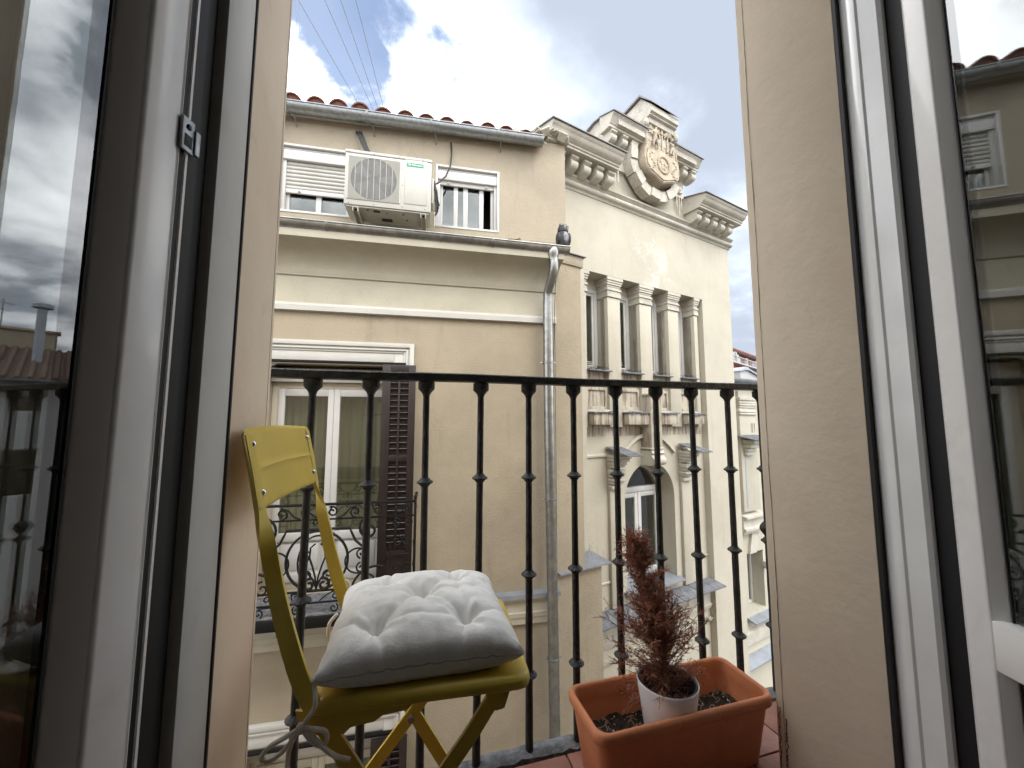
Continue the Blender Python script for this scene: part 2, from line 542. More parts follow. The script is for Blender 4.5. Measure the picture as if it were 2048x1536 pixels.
def thing(name, label, cat, base=(0, 0, 0), frame=None, group=None, kind=None):
    o = bpy.data.objects.new(name, None)
    o.empty_display_size = 0.05
    COL.objects.link(o)
    o.matrix_world = (frame if frame else Matrix.Identity(4)) @ Matrix.Translation(Vector(base))
    BASE[o.name] = Vector(base)
    o["label"] = label
    o["category"] = cat
    if group:
        o["group"] = group
    if kind:
        o["kind"] = kind
    return o


def part(name, src, material, parent, at=None, rot=None, label=None, kind=None, smooth_angle=40):
    """src: MB or a mesh to share; a child of parent. Without at the shape is in the frame's own coordinates"""
    me = src.mesh(name, smooth_angle) if isinstance(src, MB) else src
    if not me.materials:
        me.materials.append(MATS[material])
    o = bpy.data.objects.new(name, me)
    COL.objects.link(o)
    if parent is not None:
        o.parent = parent
        b = BASE.get(parent.name, Vector((0, 0, 0)))
        o.location = (Vector(at) if at is not None else Vector((0, 0, 0))) - b
    elif at is not None:
        o.location = at
    if rot is not None:
        o.rotation_euler = rot
    if label:
        o["label"] = label
    if kind:
        o["kind"] = kind
    return o


def structure(name, src, material, parent=None):
    o = part(name, src, material, parent)
    o["kind"] = "structure"
    return o


def single(name, src, material, label, cat, group=None, frame=None):
    o = part(name, src, material, None)
    if frame:
        o.matrix_world = frame
    o["label"] = label
    o["category"] = cat
    if group:
        o["group"] = group
    return o


def arc(c, r, a0, a1, n, plane='xz', y=0.0):
    out = []
    for i in range(n + 1):
        a = R(a0 + (a1 - a0) * i / n)
        out.append((c[0] + r * math.cos(a), y, c[1] + r * math.sin(a)))
    return out


def spiral(c, r0, r1, a0, a1, n, y=0.0):
    out = []
    for i in range(n + 1):
        t = i / n
        a = R(a0 + (a1 - a0) * t)
        r = r0 + (r1 - r0) * t
        out.append((c[0] + r * math.cos(a), y, c[1] + r * math.sin(a)))
    return out


FA = Matrix.Rotation(R(-4.2), 4, 'Z')                                  # tan building: x along the facade, y away from us
FT = Matrix.Translation((1.52432, 4.18376, 0)) @ Matrix.Rotation(R(14.5), 4, 'Z')   # ornate building

# ================================================================== SETTING
structure("street", MB().box(-60, 60, 1.2, 3.9, -7.4, -7.0), "asphalt")
structure("ground", MB().box(-400, 400, -400, 400, -7.9, -7.42), "asphalt")
# room behind the camera
structure("room_floor", MB().box(-1.6, 2.6, -2.9, 0.46, -0.12, -0.02), "room_wood")
structure("room_ceiling", MB().box(-1.7, 2.7, -2.9, 0.46, 3.0, 3.1), "room_plaster")
rw = MB()
rw.box(-1.7, -1.6, -2.8, 0.46, -0.13, 3.05)
rw.box(2.6, 2.7, -2.8, 0.46, -0.13, 3.05)
rw.box(-1.7, 2.7, -2.9, -2.8, -0.12, 3.05)
structure("room_wall", rw, "room_plaster")
slab = MB().box(-4.2, 5.2, 0.797, 0.972, -0.20, -0.012)
slab.box(-0.3, 1.1, 0.40, 0.797, -0.20, -0.012)
structure("balcony_floor", slab, "floor_grout")
bf = bpy.data.objects["balcony_floor"]
tile_me = MB().box(-0.068, 0.068, -0.068, 0.068, -0.010, 0.0, bev=0.0025).mesh("tile")
tile_me.materials.append(MATS["floor_tile"])
for iy in range(4):
    for ix in range(-3, 10):
        x, y = 0.348 + (ix - 1) * 0.140, 0.902 - iy * 0.140
        if iy > 0 and not (-0.2 < x < 1.0):
            continue
        part("tile", tile_me, None, bf, at=(x, y, random.uniform(-0.0015, 0.0005)), rot=(0, 0, random.uniform(-0.008, 0.008)))
# rough stone edging under the railing
ed = MB()
rnd = random.Random(3)
nx = 150
rows = []
for i in range(nx + 1):
    x = -0.9 + i * 0.018
    w0, w1 = 0.977 + rnd.uniform(-0.004, 0.004), 1.024 + noise.noise((x * 9, 0, 0)) * 0.006 + rnd.uniform(-0.002, 0.002)
    zt = 0.004 + noise.noise((x * 14, 3, 0)) * 0.006
    rows.append([ed.bm.verts.new(p) for p in ((x, w0, -0.02), (x, w0 + 0.002, zt - 0.004 + rnd.uniform(-.002, .002)), (x, (w0 + w1) / 2, zt + rnd.uniform(-.003, .003)), (x, w1 - 0.005, zt - 0.002), (x, w1, zt - 0.012), (x, w1 - 0.004, -0.11))])
for i in range(nx):
    for k in range(5):
        ed.bm.faces.new((rows[i][k], rows[i + 1][k], rows[i + 1][k + 1], rows[i][k + 1]))
part("stone_edging", ed, "edge_stone", bf, smooth_angle=60)

# ================================================================== OUR HOUSE WALL AND ITS DOORWAY
hw = thing("house_wall", "cream plastered wall whose two reveals frame the open balcony doorway", "wall", (0.33, 0.7, -7))


def ragged_wall(pts, corner, seed, z0=-7.0, z1=3.25):
    """wall section whose outer corner (pts[corner]) is slightly worn and chipped along its height"""
    rn = random.Random(seed)
    zs = [z0] + [-0.05 + i * 0.012 for i in range(226)] + [z1]
    b = MB()
    prev = None
    n = len(pts)
    c0, cn, cp = Vector(pts[corner]), Vector(pts[(corner + 1) % n]), Vector(pts[corner - 1])
    dn, dp_ = (cn - c0).normalized(), (cp - c0).normalized()
    for i, z in enumerate(zs):
        w = 0.0022 + 0.0012 * noise.noise((z * 9, seed, 0)) + 0.0008 * noise.noise((z * 31, seed, 3))
        if noise.noise((z * 5.5, seed, 8)) > 0.42:
            w += 0.0028 * max(0, noise.noise((z * 40, seed, 5)) + .3)
        w = max(0.0010, w)
        bow = 0.0012 * noise.noise((z * 1.7, seed, 11))
        ring = []
        for k, p in enumerate(pts):
            if k == corner:
                for q in (c0 + dp_ * w * 1.3, c0 + (dp_ + dn) * w * .32, c0 + dn * w * 1.3):
                    ring.append(b.bm.verts.new((q.x + bow, q.y, z)))
            else:
                ring.append(b.bm.verts.new((p[0], p[1], z)))
        if prev:
            for k in range(len(ring)):
                q = (k + 1) % len(ring)
                b.bm.faces.new((prev[k], prev[q], ring[q], ring[k]))
        else:
            b.bm.faces.new(ring)
        prev = ring
    b.bm.faces.new(prev)
    return b


part("wall_panel", ragged_wall([(-0.226, 0.793), (-0.218, 0.606), (-0.264, 0.606), (-0.264, 0.452), (-4.2, 0.452), (-4.2, 0.793)], 0, 3), "reveal_plaster", hw, smooth_angle=25)
part("wall_panel", ragged_wall([(0.889, 0.793), (0.9745, 0.607), (1.032, 0.607), (1.032, 0.452), (5.2, 0.452), (5.2, 0.793)], 0, 14), "reveal_plaster", hw, smooth_angle=25)
part("lintel", MB().box(-0.222, 0.9, 0.454, 0.791, 2.75, 3.25), "reveal_plaster", hw)
part("wall_base", MB().box(-0.222, 0.9, 0.454, 0.791, -7, -0.205), "reveal_plaster", hw)


def ragged(p0, p1, n, w, jit, nrm, off=0.0006, seed=1):
    """thin dark ribbon from p0 to p1 lying just proud of a surface"""
    rn = random.Random(seed)
    p0, p1, nrm = Vector(p0), Vector(p1), Vector(nrm).normalized()
    t = (p1 - p0).normalized()
    s = t.cross(nrm).normalized()
    b = MB()
    prev = None
    for i in range(n + 1):
        f = i / n
        c = p0.lerp(p1, f) + s * (noise.noise((f * 9, seed, 0)) * jit + rn.uniform(-.25, .25) * jit) + nrm * off
        ww = w * rn.uniform(0.25, 1.0)
        cur = [b.bm.verts.new(c - s * ww), b.bm.verts.new(c + nrm * 0.0006), b.bm.verts.new(c + s * ww)]
        if prev:
            for k in (0, 1):
                b.bm.faces.new((prev[k], prev[k + 1], cur[k + 1], cur[k]))
        prev = cur
    return b


nr = Vector((-0.909, -0.4175, 0))


def on_right(f, z):
    return (0.889 + (0.9745 - 0.889) * f, 0.793 + (0.607 - 0.793) * f, z)


part("crack", ragged(on_right(0.075, 0.0), on_right(0.09, 2.7), 150, 0.0008, 0.0022, nr, seed=2), "crack", hw)
part("crack", ragged(on_right(0.085, 0.0), on_right(0.10, 0.12), 60, 0.0022, 0.0035, nr, seed=5), "crack", hw)
part("crack", ragged(on_right(0.02, 0.0), on_right(0.035, 0.14), 70, 0.0016, 0.003, nr, seed=8), "crack", hw)
for sd, (f0, z0, f1, z1) in enumerate(((0.36, 0.60, 0.60, 0.57), (0.30, 1.02, 0.38, 1.03), (0.55, 0.36, 0.72, 0.33))):
    part("scratch", ragged(on_right(f0, z0), on_right(f1, z1), 30, 0.00022, 0.0015, nr, seed=20 + sd), "reveal_scratch", hw)
part("crack", ragged((-0.2253, 0.775, 0), (-0.2253, 0.775, 2.7), 160, 0.0005, 0.002, (1, -0.04, 0), seed=4), "crack", hw)

# fixed frame of the balcony door
wf = thing("door_frame", "white glossy door frame lining the balcony doorway with black rubber seals", "door frame", (0.38, 0.55, 0))
part("jamb", MB().prism([(-0.2185, 0.598), (-0.2165, 0.594), (-0.2165, 0.530), (-0.2185, 0.522), (-0.263, 0.522), (-0.263, 0.598)], -0.01, 2.74), "lacquer_shaded", wf)
part("jamb", MB().prism([(0.9865, 0.586), (0.9825, 0.580), (0.9825, 0.566), (0.986, 0.562), (0.986, 0.528), (0.992, 0.522), (1.031, 0.522), (1.031, 0.598), (0.9865, 0.598)], -0.01, 2.74), "lacquer_frame", wf)
part("head", MB().box(-0.214, 0.98, 0.524, 0.598, 2.68, 2.745), "lacquer_frame", wf)
part("seal", MB().tube([(-0.2195, 0.6015, 0), (-0.2195, 0.6015, 2.67)], 0.0042, 6), "black_rubber_and_gap", wf)
part("seal", MB().box(0.9745, 0.9885, 0.5985, 0.6060, 0, 2.67), "black_rubber_and_gap", wf)
part("gap_filler", MB().prism([(-0.230, 0.521), (-0.2315, 0.508), (-0.230, 0.500), (-0.236, 0.485), (-0.248, 0.44), (-0.263, 0.44), (-0.263, 0.521)], 0, 2.67), "black_rubber_and_gap", wf)  # black filler added to stand for the shaded gap between frame and leaf
part("gap_filler", MB().prism([(1.002, 0.521), (1.006, 0.508), (1.004, 0.498), (1.014, 0.44), (1.031, 0.44), (1.031, 0.521)], 0, 2.67), "black_rubber_and_gap", wf)  # shaded gap on the planter side, filled with black as well


def leaf(label, hinge, t, n, ridge0, zrail, te, bw):
    """opened door leaf: t runs from the hinge into the room, n faces the middle of the opening"""
    t, n = Vector((*t, 0)), Vector((*n, 0))
    m = Matrix(((t.x, n.x, 0, hinge[0]), (t.y, n.y, 0, hinge[1]), (0, 0, 1, 0), (0, 0, 0, 1)))
    o = thing("door_leaf", label, "door", (hinge[0], hinge[1], 0), group="white balcony door leaves opened into the room")

    def prof(pts, z0, z1, mt, nm):
        b = MB().prism([(u, v) for u, v in pts], z0, z1, 'z', m)
        return part(nm, b, mt, o, smooth_angle=50)
    r = ridge0
    H = 2.675
    back = -0.062
    # hinge stile with its stepped edge
    prof([(r, -0.030), (r, -0.0022), (r + 0.002, -0.0006), (r + 0.0048, -0.0006), (r + 0.0058, -0.0022), (r + 0.0092, -0.0034), (r + 0.0118, -0.0034), (r + 0.0122, -0.0010), (r + 0.0138, -0.0002), (r + 0.0150, -0.0012),
          (r + 0.0168, -0.0012), (r + 0.0176, 0.0), (te - .004, 0.0), (te - .0015, -0.0008), (te, -0.003), (te, back), (r, back)], 0.012, H, "lacquer_white", "stile")
    prof([(0.5, 0.0), (0.58, 0.0), (0.58, back), (0.5, back)], 0.012, H, "lacquer_white", "stile")
    # rounded glazing bead
    bead = [(te + .0004, -0.003), (te + bw * .25, -0.0065), (te + bw * .55, -0.0120), (te + bw * .85, -0.0180), (te + bw, -0.0215), (te + bw, -0.030), (te + .0004, -0.030)]
    ge = te + bw + .0004
    prof(bead, 0.09, H - 0.085, "bead_grey", "glazing_bead")
    prof([(ge, -0.0205), (ge + .002, -0.0205), (ge + .002, -0.030), (ge, -0.030)], 0.09, H - 0.085, "black_rubber_and_gap", "glass_gasket")
    b = MB().box(te + .0005, 0.4995, back, 0.0, 0.012, 0.09, bev=0.004, m=m)
    part("bottom_rail", b, "lacquer_white", o)
    part("top_rail", MB().box(te + .0005, 0.4995, back, 0.0, H - 0.085, H, bev=0.004, m=m), "lacquer_white", o)
    mr = MB().box(te + .004, 0.4995, back + 0.01, 0.004, zrail[0], zrail[1], bev=0.003, m=m)
    part("mid_rail", mr, "lacquer_white", o)
    g = MB().box(ge, 0.4995, -0.0302, -0.0222, zrail[1] + 0.002, H - 0.085, m=m)
    part("glass_pane", g, "double_glazing", o, smooth_angle=None)
    g = MB().box(ge, 0.4995, -0.0302, -0.0222, 0.09, zrail[0] - 0.002, m=m)
    part("glass_pane", g, "double_glazing", o, smooth_angle=None)
    return o, m


LA, RA = 16.3, 19.5
lt = (-math.sin(R(LA)), -math.cos(R(LA)))
rt_ = (-math.sin(R(RA)), -math.cos(R(RA)))
left_leaf, lm = leaf("white balcony door leaf opened inward on the side of the yellow folding chair", (-0.225, 0.515), lt, (math.cos(R(LA)), -math.sin(R(LA))), 0.025, (0.30, 0.385), 0.080, 0.0160)
right_leaf, rm = leaf("white balcony door leaf opened inward on the side of the terracotta planter", (1.010, 0.515), rt_, (-math.cos(R(RA)), math.sin(R(RA))), 0.010, (0.399, 0.481), 0.0665, 0.0125)
# metal latch keeper on the edge of the leaf by the chair
k = MB()
k.box(0.0255, 0.0415, 0.0004, 0.0042, 1.112, 1.150, bev=0.0012, m=lm)
k.box(0.0190, 0.0260, 0.0012, 0.0060, 1.114, 1.142, bev=0.0012, m=lm)
lk = part("latch_keeper", k, "galvanised_dull", left_leaf)
part("screw", MB().lathe([(0.0035, 0), (0.003, 0.0012)], lm @ Vector((0.0335, 0.0042, 1.140)), 10, 'x'), "black_rubber_and_gap", lk)
part("keeper_slot", MB().box(0.0285, 0.0385, 0.0040, 0.0047, 1.117, 1.131, bev=0.0004, m=lm), "black_rubber_and_gap", lk)

# ================================================================== BALCONY RAILING
rl = thing("balcony_railing", "black wrought iron balcony railing with knobbed balusters behind the planter and chair", "railing", (0.46, 1.0, 0))
hr = MB()
prev = None
nseg = 120
for i in range(nseg + 1):
    x = -1.1 + i * (3.1 / nseg)
    dz = noise.noise((x * 3.1, 0, 0)) * 0.0022 + noise.noise((x * 11, 5, 0)) * 0.0008
    dy = noise.noise((x * 4, 9, 0)) * 0.001
    cur = [hr.bm.verts.new((x, 1.0 + dy + a, 0.929 + dz + b)) for a, b in ((-0.020, -0.008), (-0.018, -0.010), (0.018, -0.010), (0.020, -0.008), (0.020, 0.007), (0.017, 0.0098), (-0.017, 0.0098), (-0.020, 0.007))]
    if prev:
        for q in range(8):
            hr.bm.faces.new((prev[q], prev[(q + 1) % 8], cur[(q + 1) % 8], cur[q]))
    else:
        hr.bm.faces.new(cur)
    prev = cur
hr.bm.faces.new(prev)
part("handrail", hr, "iron_black", rl, smooth_angle=35)
rp = [(0.0098, -0.01)]
rv = random.Random(11)
for i in range(40):
    z = i * 0.9 / 39
    rp.append((0.0101 - 0.0024 * z + rv.uniform(-.0003, .0003), z + 0.0005))
bar_me = MB().lathe(rp, seg=12).mesh("baluster")
bar_me.materials.append(MATS["iron_black"])
knob_me = MB().lathe([(0.0095, -0.011), (0.0125, -0.008), (0.0135, -0.0055), (0.0195, -0.0025), (0.0205, 0.0), (0.0180, 0.003), (0.0135, 0.0055), (0.0122, 0.008), (0.0095, 0.0105)], seg=16).mesh("knob")
knob_me.materials.append(MATS["iron_black"])
col_me = MB().lathe([(0.0085, -0.036), (0.0105, -0.030), (0.0185, -0.021), (0.0205, -0.019), (0.0205, -0.002), (0.017, 0.0)], seg=14).mesh("collar")
col_me.materials.append(MATS["iron_black"])
bulge_me = MB().lathe([(0.0100, -0.020), (0.0165, -0.011), (0.0215, -0.002), (0.0205, 0.007), (0.0140, 0.017), (0.0100, 0.021)], seg=16).mesh("bulge")
bulge_me.materials.append(MATS["iron_black"])
for kx in range(-3, 14):
    x = -0.2005 + 0.13298 * kx
    bl = part("baluster", bar_me, None, rl, at=(x + rv.uniform(-.001, .001), 1.0, 0.0), rot=(rv.uniform(-.004, .004), rv.uniform(-.006, .006), rv.uniform(0, 6)))
    part("collar", col_me, None, bl, at=(0, 0, 0.9185))
    for z in ((0.672, 0.426, 0.184) if kx != 10 else (0.669, 0.441, 0.192)):
        part("knob", knob_me, None, bl, at=(0, 0, z + rv.uniform(-.004, .004)))
    if kx == 10:
        part("bulge", bulge_me, None, bl, at=(0, 0, 0.481))

# ================================================================== PLANTER, POT, DEAD CONIFER


def rrect(x0, x1, y0, y1, r, n=6):
    out = []
    for cx, cy, a0 in ((x1 - r, y1 - r, 0), (x0 + r, y1 - r, 90), (x0 + r, y0 + r, 180), (x1 - r, y0 + r, 270)):
        for i in range(n + 1):
            a = R(a0 + 90 * i / n)
            out.append((cx + r * math.cos(a), cy + r * math.sin(a)))
    return out


def loft(levels):
    """levels: (x0,x1,y0,y1,radius,z) rings joined in order"""
    b = MB()
    prev = None
    first = None
    for x0, x1, y0, y1, r, z in levels:
        cur = [b.bm.verts.new((x, y, z)) for x, y in rrect(x0, x1, y0, y1, r)]
        if prev:
            n = len(cur)
            for i in range(n):
                b.bm.faces.new((prev[i], prev[(i + 1) % n], cur[(i + 1) % n], cur[i]))
        else:
            first = cur
        prev = cur
    b.bm.faces.new(first)
    b.bm.faces.new(prev)
    return b


X0, X1, Y0, Y1 = 0.414, 0.890, 0.788, 0.962


def lv(ins, r, z):
    return (X0 + ins, X1 - ins, Y0 + ins, Y1 - ins, r, z)


pl = thing("planter", "terracotta coloured rectangular planter on the balcony floor holding a white pot", "planter", (0.652, 0.875, 0))
part("planter_box", loft([lv(0.030, .018, 0.0), lv(0.026, .022, 0.003), lv(0.0095, .026, 0.132), lv(0.0085, .027, 0.136), lv(0.002, .028, 0.139), lv(0.0, .028, 0.143), lv(0.0, .028, 0.157),
                          lv(0.003, .027, 0.163), lv(0.007, .026, 0.165), lv(0.011, .024, 0.163), lv(0.0135, .022, 0.158), lv(0.016, .022, 0.130), lv(0.0185, .02, 0.112), lv(0.0195, .02, 0.110), lv(0.034, .016, 0.02)]), "terracotta_plastic", pl, smooth_angle=60)
s = MB()
rs = random.Random(5)
gx, gy = 56, 20
vv = []
for i in range(gx + 1):
    for j in range(gy + 1):
        x = X0 + 0.0225 + (X1 - X0 - 0.045) * i / gx
        y = Y0 + 0.0225 + (Y1 - Y0 - 0.045) * j / gy
        z = 0.086 + 0.010 * noise.noise((x * 18, y * 18, 0)) + 0.006 * noise.noise((x * 60, y * 60, 3)) + rs.uniform(-.002, .002)
        vv.append(s.bm.verts.new((x, y, z)))
for i in range(gx):
    for j in range(gy):
        a = i * (gy + 1) + j
        s.bm.faces.new((vv[a], vv[a + gy + 1], vv[a + gy + 2], vv[a + 1]))
part("soil", s, "soil", pl, smooth_angle=None)
db = MB()
for i in range(150):
    x, y = rs.uniform(X0 + .03, X1 - .03), rs.uniform(Y0 + .03, Y1 - .03)
    a, l = rs.uniform(0, 6.28), rs.uniform(.006, .03)
    z = 0.094 + rs.uniform(-.003, .006)
    db.tube([(x, y, z), (x + l * .5 * math.cos(a), y + l * .5 * math.sin(a), z + rs.uniform(0, .006)), (x + l * math.cos(a + .3), y + l * math.sin(a + .3), z + rs.uniform(-.004, .004))], 0.0006, 4)
part("litter", db, "straw", pl, kind="stuff")
pb = MB()
for i in range(45):
    pb.ball((rs.uniform(X0 + .03, X1 - .03), rs.uniform(Y0 + .03, Y1 - .03), 0.094 + rs.uniform(-.002, .004)), rs.uniform(.0008, .0022), sub=1)
part("perlite", pb, "perlite", pl, kind="stuff")
# pale scuffs and bird droppings on the front
sp = MB()
for x, z, w, h in ((0.612, 0.152, .004, .010), (0.52, 0.155, .006, .003), (0.545, 0.150, .003, .004), (0.72, 0.156, .005, .009), (0.64, 0.060, .003, .009), (0.60, 0.085, .002, .012), (0.78, 0.10, .002, .004)):
    yy = Y0 + (0.0095 + (0.132 - z) * 0.128 if z < 0.139 else 0.0)
    sp.ball((x, yy, z), 1.0, (w / 2, 0.0006, h / 2), 1)
part("droppings", sp, "far_white", pl, kind="stuff")

PX, PY = 0.640, 0.866
pot = thing("flower_pot", "small white glossy pot standing in the terracotta planter", "pot", (PX, PY, 0.07))
pli = MB()
for i in range(160):
    r_, a_ = .057 * math.sqrt(rs.random()), rs.uniform(0, 6.28)
    x, y, b_, l_ = PX + r_ * math.cos(a_), PY + r_ * math.sin(a_), rs.uniform(0, 6.28), rs.uniform(.006, .02)
    pli.tube([(x, y, .172 + rs.uniform(-.003, .006)), (x + l_ * math.cos(b_) * .5, y + l_ * .5 * math.sin(b_), .174 + rs.uniform(-.002, .007))], .0009, 4)
part("needle_litter", pli, "dead_needles", pot, kind="stuff")
part("pot_body", MB().lathe([(0.052, 0.066), (0.054, 0.070), (0.0705, 0.192), (0.0715, 0.1965), (0.0705, 0.1985), (0.0690, 0.1975), (0.0680, 0.192), (0.0660, 0.175)], (PX, PY, 0), 48, cap='start'), "pot_white", pot, smooth_angle=60)
part("inner_pot", MB().lathe([(0.0655, 0.174), (0.0655, 0.1935), (0.0648, 0.1955), (0.0635, 0.1955), (0.0625, 0.193), (0.060, 0.150)], (PX, PY, 0), 48, cap=False), "pot_liner", pot, smooth_angle=60)
ps = MB()
ring = []
cv = ps.bm.verts.new((PX, PY, 0.168))
for q in range(3):
    ring.append([ps.bm.verts.new((PX + (q + 1) * .0205 * math.cos(2 * PI * i / 24), PY + (q + 1) * .0205 * math.sin(2 * PI * i / 24), 0.165 + rs.uniform(-.004, .004))) for i in range(24)])
for i in range(24):
    j = (i + 1) % 24
    ps.bm.faces.new((cv, ring[0][i], ring[0][j]))
    for q in (0, 1):
        ps.bm.faces.new((ring[q][i], ring[q + 1][i], ring[q + 1][j], ring[q][j]))
part("soil", ps, "soil", pot, smooth_angle=None)

dc = thing("dead_conifer", "dried out reddish brown dwarf conifer in the white pot", "plant", (PX, PY, 0.166))
rp_ = random.Random(21)
trunkpts = [(PX + 0.004, PY, 0.16), (PX - 0.004, PY + .002, 0.22), (PX - 0.024, PY + .002, 0.30), (PX - 0.046, PY + .003, 0.38), (PX - 0.064, PY + .004, 0.46), (PX - 0.080, PY + .004, 0.545)]


def trunk_at(z):
    for a, b in zip(trunkpts, trunkpts[1:]):
        if a[2] <= z <= b[2]:
            f = (z - a[2]) / (b[2] - a[2])
            return Vector(a).lerp(Vector(b), f)
    return Vector(trunkpts[-1])


part("trunk", MB().tube(trunkpts, [0.0055, 0.005, 0.004, 0.003, 0.0022, 0.001], 7), "bark", dc)
br, nd = MB(), MB()


def twig(bm_, p, d, l, r, n=4, curl=0.0):
    pts = [p.copy()]
    for i in range(n):
        d = (d + Vector((rp_.uniform(-.18, .18), rp_.uniform(-.18, .18), rp_.uniform(-.15, .15) + curl))).normalized()
        p = p + d * (l / n)
        pts.append(p.copy())
    bm_.tube(pts, [r * (1 - 0.7 * i / n) for i in range(n + 1)], 3, cap=False)
    return pts, d


def envelope(z):
    """how far branches reach at height z"""
    if z < 0.24:
        return 0.135
    if z < 0.34:
        return 0.135 - (z - 0.24) * 0.65
    return max(0.021, 0.070 - (z - 0.34) * 0.25)


for i in range(300):
    u = rp_.random() ** 1.7
    z = 0.172 + u * 0.355
    p = trunk_at(z)
    a = rp_.uniform(0, 2 * PI)
    if z < 0.235 and math.sin(a) < -0.05 and rp_.random() < (0.97 if z < 0.20 else 0.75):
        continue
    e_ = envelope(z) * rp_.uniform(0.55, 1.12)
    if z < 0.205:
        e_ *= 0.62 if math.sin(a) < 0.3 else 0.8
    rise = rp_.uniform(0.35, 1.5) if z > 0.21 else rp_.uniform(-0.35, 0.9)
    d = Vector((math.cos(a), math.sin(a) * 0.8, rise)).normalized()
    pts, d2 = twig(br, p, d, e_ * 1.15, 0.0013, 5, 0.05 if z > .22 else -0.10)
    for j in range(1, len(pts)):
        for _ in range(3):
            q = pts[j].lerp(pts[j - 1], rp_.random())
            dd = (d2 * 0.9 + Vector((rp_.uniform(-1, 1), rp_.uniform(-1, 1), rp_.uniform(-.4, .9)))).normalized()
            spts, d3 = twig(nd, q, dd, rp_.uniform(.012, .030), 0.00085, 3, rp_.uniform(-.25, .15))
            for w in range(4):
                q2 = spts[rp_.randint(1, len(spts) - 1)].lerp(spts[rp_.randint(0, len(spts) - 2)], rp_.random())
                d4 = (d3 * 0.9 + Vector((rp_.uniform(-1, 1), rp_.uniform(-1, 1), rp_.uniform(-.8, .8)))).normalized()
                twig(nd, q2, d4, rp_.uniform(.005, .012), 0.00075, 2, rp_.uniform(-.3, .1))
# long stray wisps
for a, z, l, c in ((0.1, 0.22, .11, -.16), (0.35, 0.25, .13, -.18), (3.3, 0.24, .10, -.05), (2.9, 0.27, .12, .0), (-0.2, 0.20, .10, -.2), (3.0, 0.30, .085, .05), (1.6, 0.5, .06, -.1), (3.0, 0.52, .055, -.2)):
    pts, d2 = twig(br, trunk_at(z), Vector((math.cos(a), math.sin(a) * .7, .75)).normalized(), l, 0.0012, 8, c)
    for q in pts[3:]:
        for _ in range(3):
            twig(nd, q, (d2 + Vector((rp_.uniform(-1, 1), rp_.uniform(-1, 1), rp_.uniform(-1, 1)))).normalized(), rp_.uniform(.006, .016), 0.0008, 2, -.2)
part("branches", br, "bark", dc, kind="stuff", smooth_angle=None)
part("foliage", nd, "dead_needles", dc, kind="stuff", smooth_angle=None)

# ================================================================== YELLOW FOLDING CHAIR
CHF = Matrix.Translation((-0.12, 0.61, 0)) @ Matrix.Rotation(R(-5.0), 4, "Z") @ Matrix.Translation((0.12, -0.61, 0))
CUF = Matrix.Translation((-0.12, 0.61, 0)) @ Matrix.Rotation(R(-1.5), 4, "Z") @ Matrix.Translation((0.12, -0.61, 0))
ch = thing("folding_chair", "yellow metal folding chair leaning its back on the doorway reveal", "chair", (0.03, 0.74, 0), CHF)
YN, YF = 0.616, 0.868
side_path = [(-0.2035, 0.800), (-0.191, 0.745), (-0.1805, 0.695), (-0.1735, 0.668), (-0.1655, 0.635), (-0.1565, 0.597), (-0.147, 0.560), (-0.134, 0.516), (-0.118, 0.470), (-0.100, 0.434), (-0.067, 0.382), (-0.033, 0.328), (0.017, 0.248), (0.094, 0.124), (0.170, 0.002)]


def side_bar(y, inward):
    path, wid, sd = [], [], []
    for i, (x, z) in enumerate(side_path):
        path.append((x, y, z))
        f = min(1, max(0, (0.705 - z) / 0.09))
        f = f * f * (3 - 2 * f)
        # broad face turns from the panel (facing forward) to the side
        a = f * PI / 2
        sd.append(Vector((math.sin(a), inward * math.cos(a), 0)))
        wid.append(0.019 if z > 0.64 else 0.0195 + 0.0035 * min(1, (0.64 - z) / 0.12))
    return path, wid, sd


for y, s_ in ((YN, 1), (YF, -1)):
    pth, wd, sd = side_bar(y, s_)
    # denser path for a smooth bend
    P2, W2, S2 = [], [], []
    for i in range(len(pth) - 1):
        for q in range(3):
            f = q / 3
            p0, p1, p2, p3 = (Vector(pth[max(0, i - 1)]), Vector(pth[i]), Vector(pth[i + 1]), Vector(pth[min(len(pth) - 1, i + 2)]))
            P2.append(0.5 * ((2 * p1) + (-p0 + p2) * f + (2 * p0 - 5 * p1 + 4 * p2 - p3) * f * f + (-p0 + 3 * p1 - 3 * p2 + p3) * f ** 3))
            W2.append(wd[i] + (wd[i + 1] - wd[i]) * f)
            S2.append(sd[i].lerp(sd[i + 1], f))
    P2.append(Vector(pth[-1])); W2.append(wd[-1]); S2.append(sd[-1])
    part("back_upright", MB().strip(P2, W2, 0.006, S2), "chair_yellow", ch, smooth_angle=35)
    # crossing front legs, inside the rear pair
    yy = y + s_ * 0.012
    part("leg", MB().strip([(0.150, yy, 0.418), (0.112, yy, 0.365), (0.017, yy, 0.248), (-0.187, yy, 0.002)], 0.0215, 0.006, (1, 0, 0.8)), "chair_yellow", ch)
    part("pivot_rivet", MB().lathe([(0.0065, -0.022), (0.0065, 0.022)], (0.017, y + s_ * .006, 0.248), 12, 'y'), "steel", ch)
    part("foot_cap", MB().box(0.156, 0.186, y - .006, y + .006, 0, 0.014, bev=.003), "black_rubber_and_gap", ch)
part("cross_bar", MB().tube([(0.150, YN, 0.030), (0.150, YF, 0.030)], 0.006, 10), "chair_yellow", ch)
part("cross_bar", MB().tube([(-0.165, YN + .01, 0.030), (-0.165, YF - .01, 0.030)], 0.006, 10), "chair_yellow", ch)
part("cross_bar", MB().tube([(0.146, YN + .01, 0.413), (0.146, YF - .01, 0.413)], 0.006, 10), "chair_yellow", ch)
# back panel: curved pressed sheet with rolled edge and a pressed line
bp = MB()
nu, nv = 28, 16
hw_, PT, PB = (YF - YN) / 2 + 0.012, 0.812, 0.694
gridv = {}


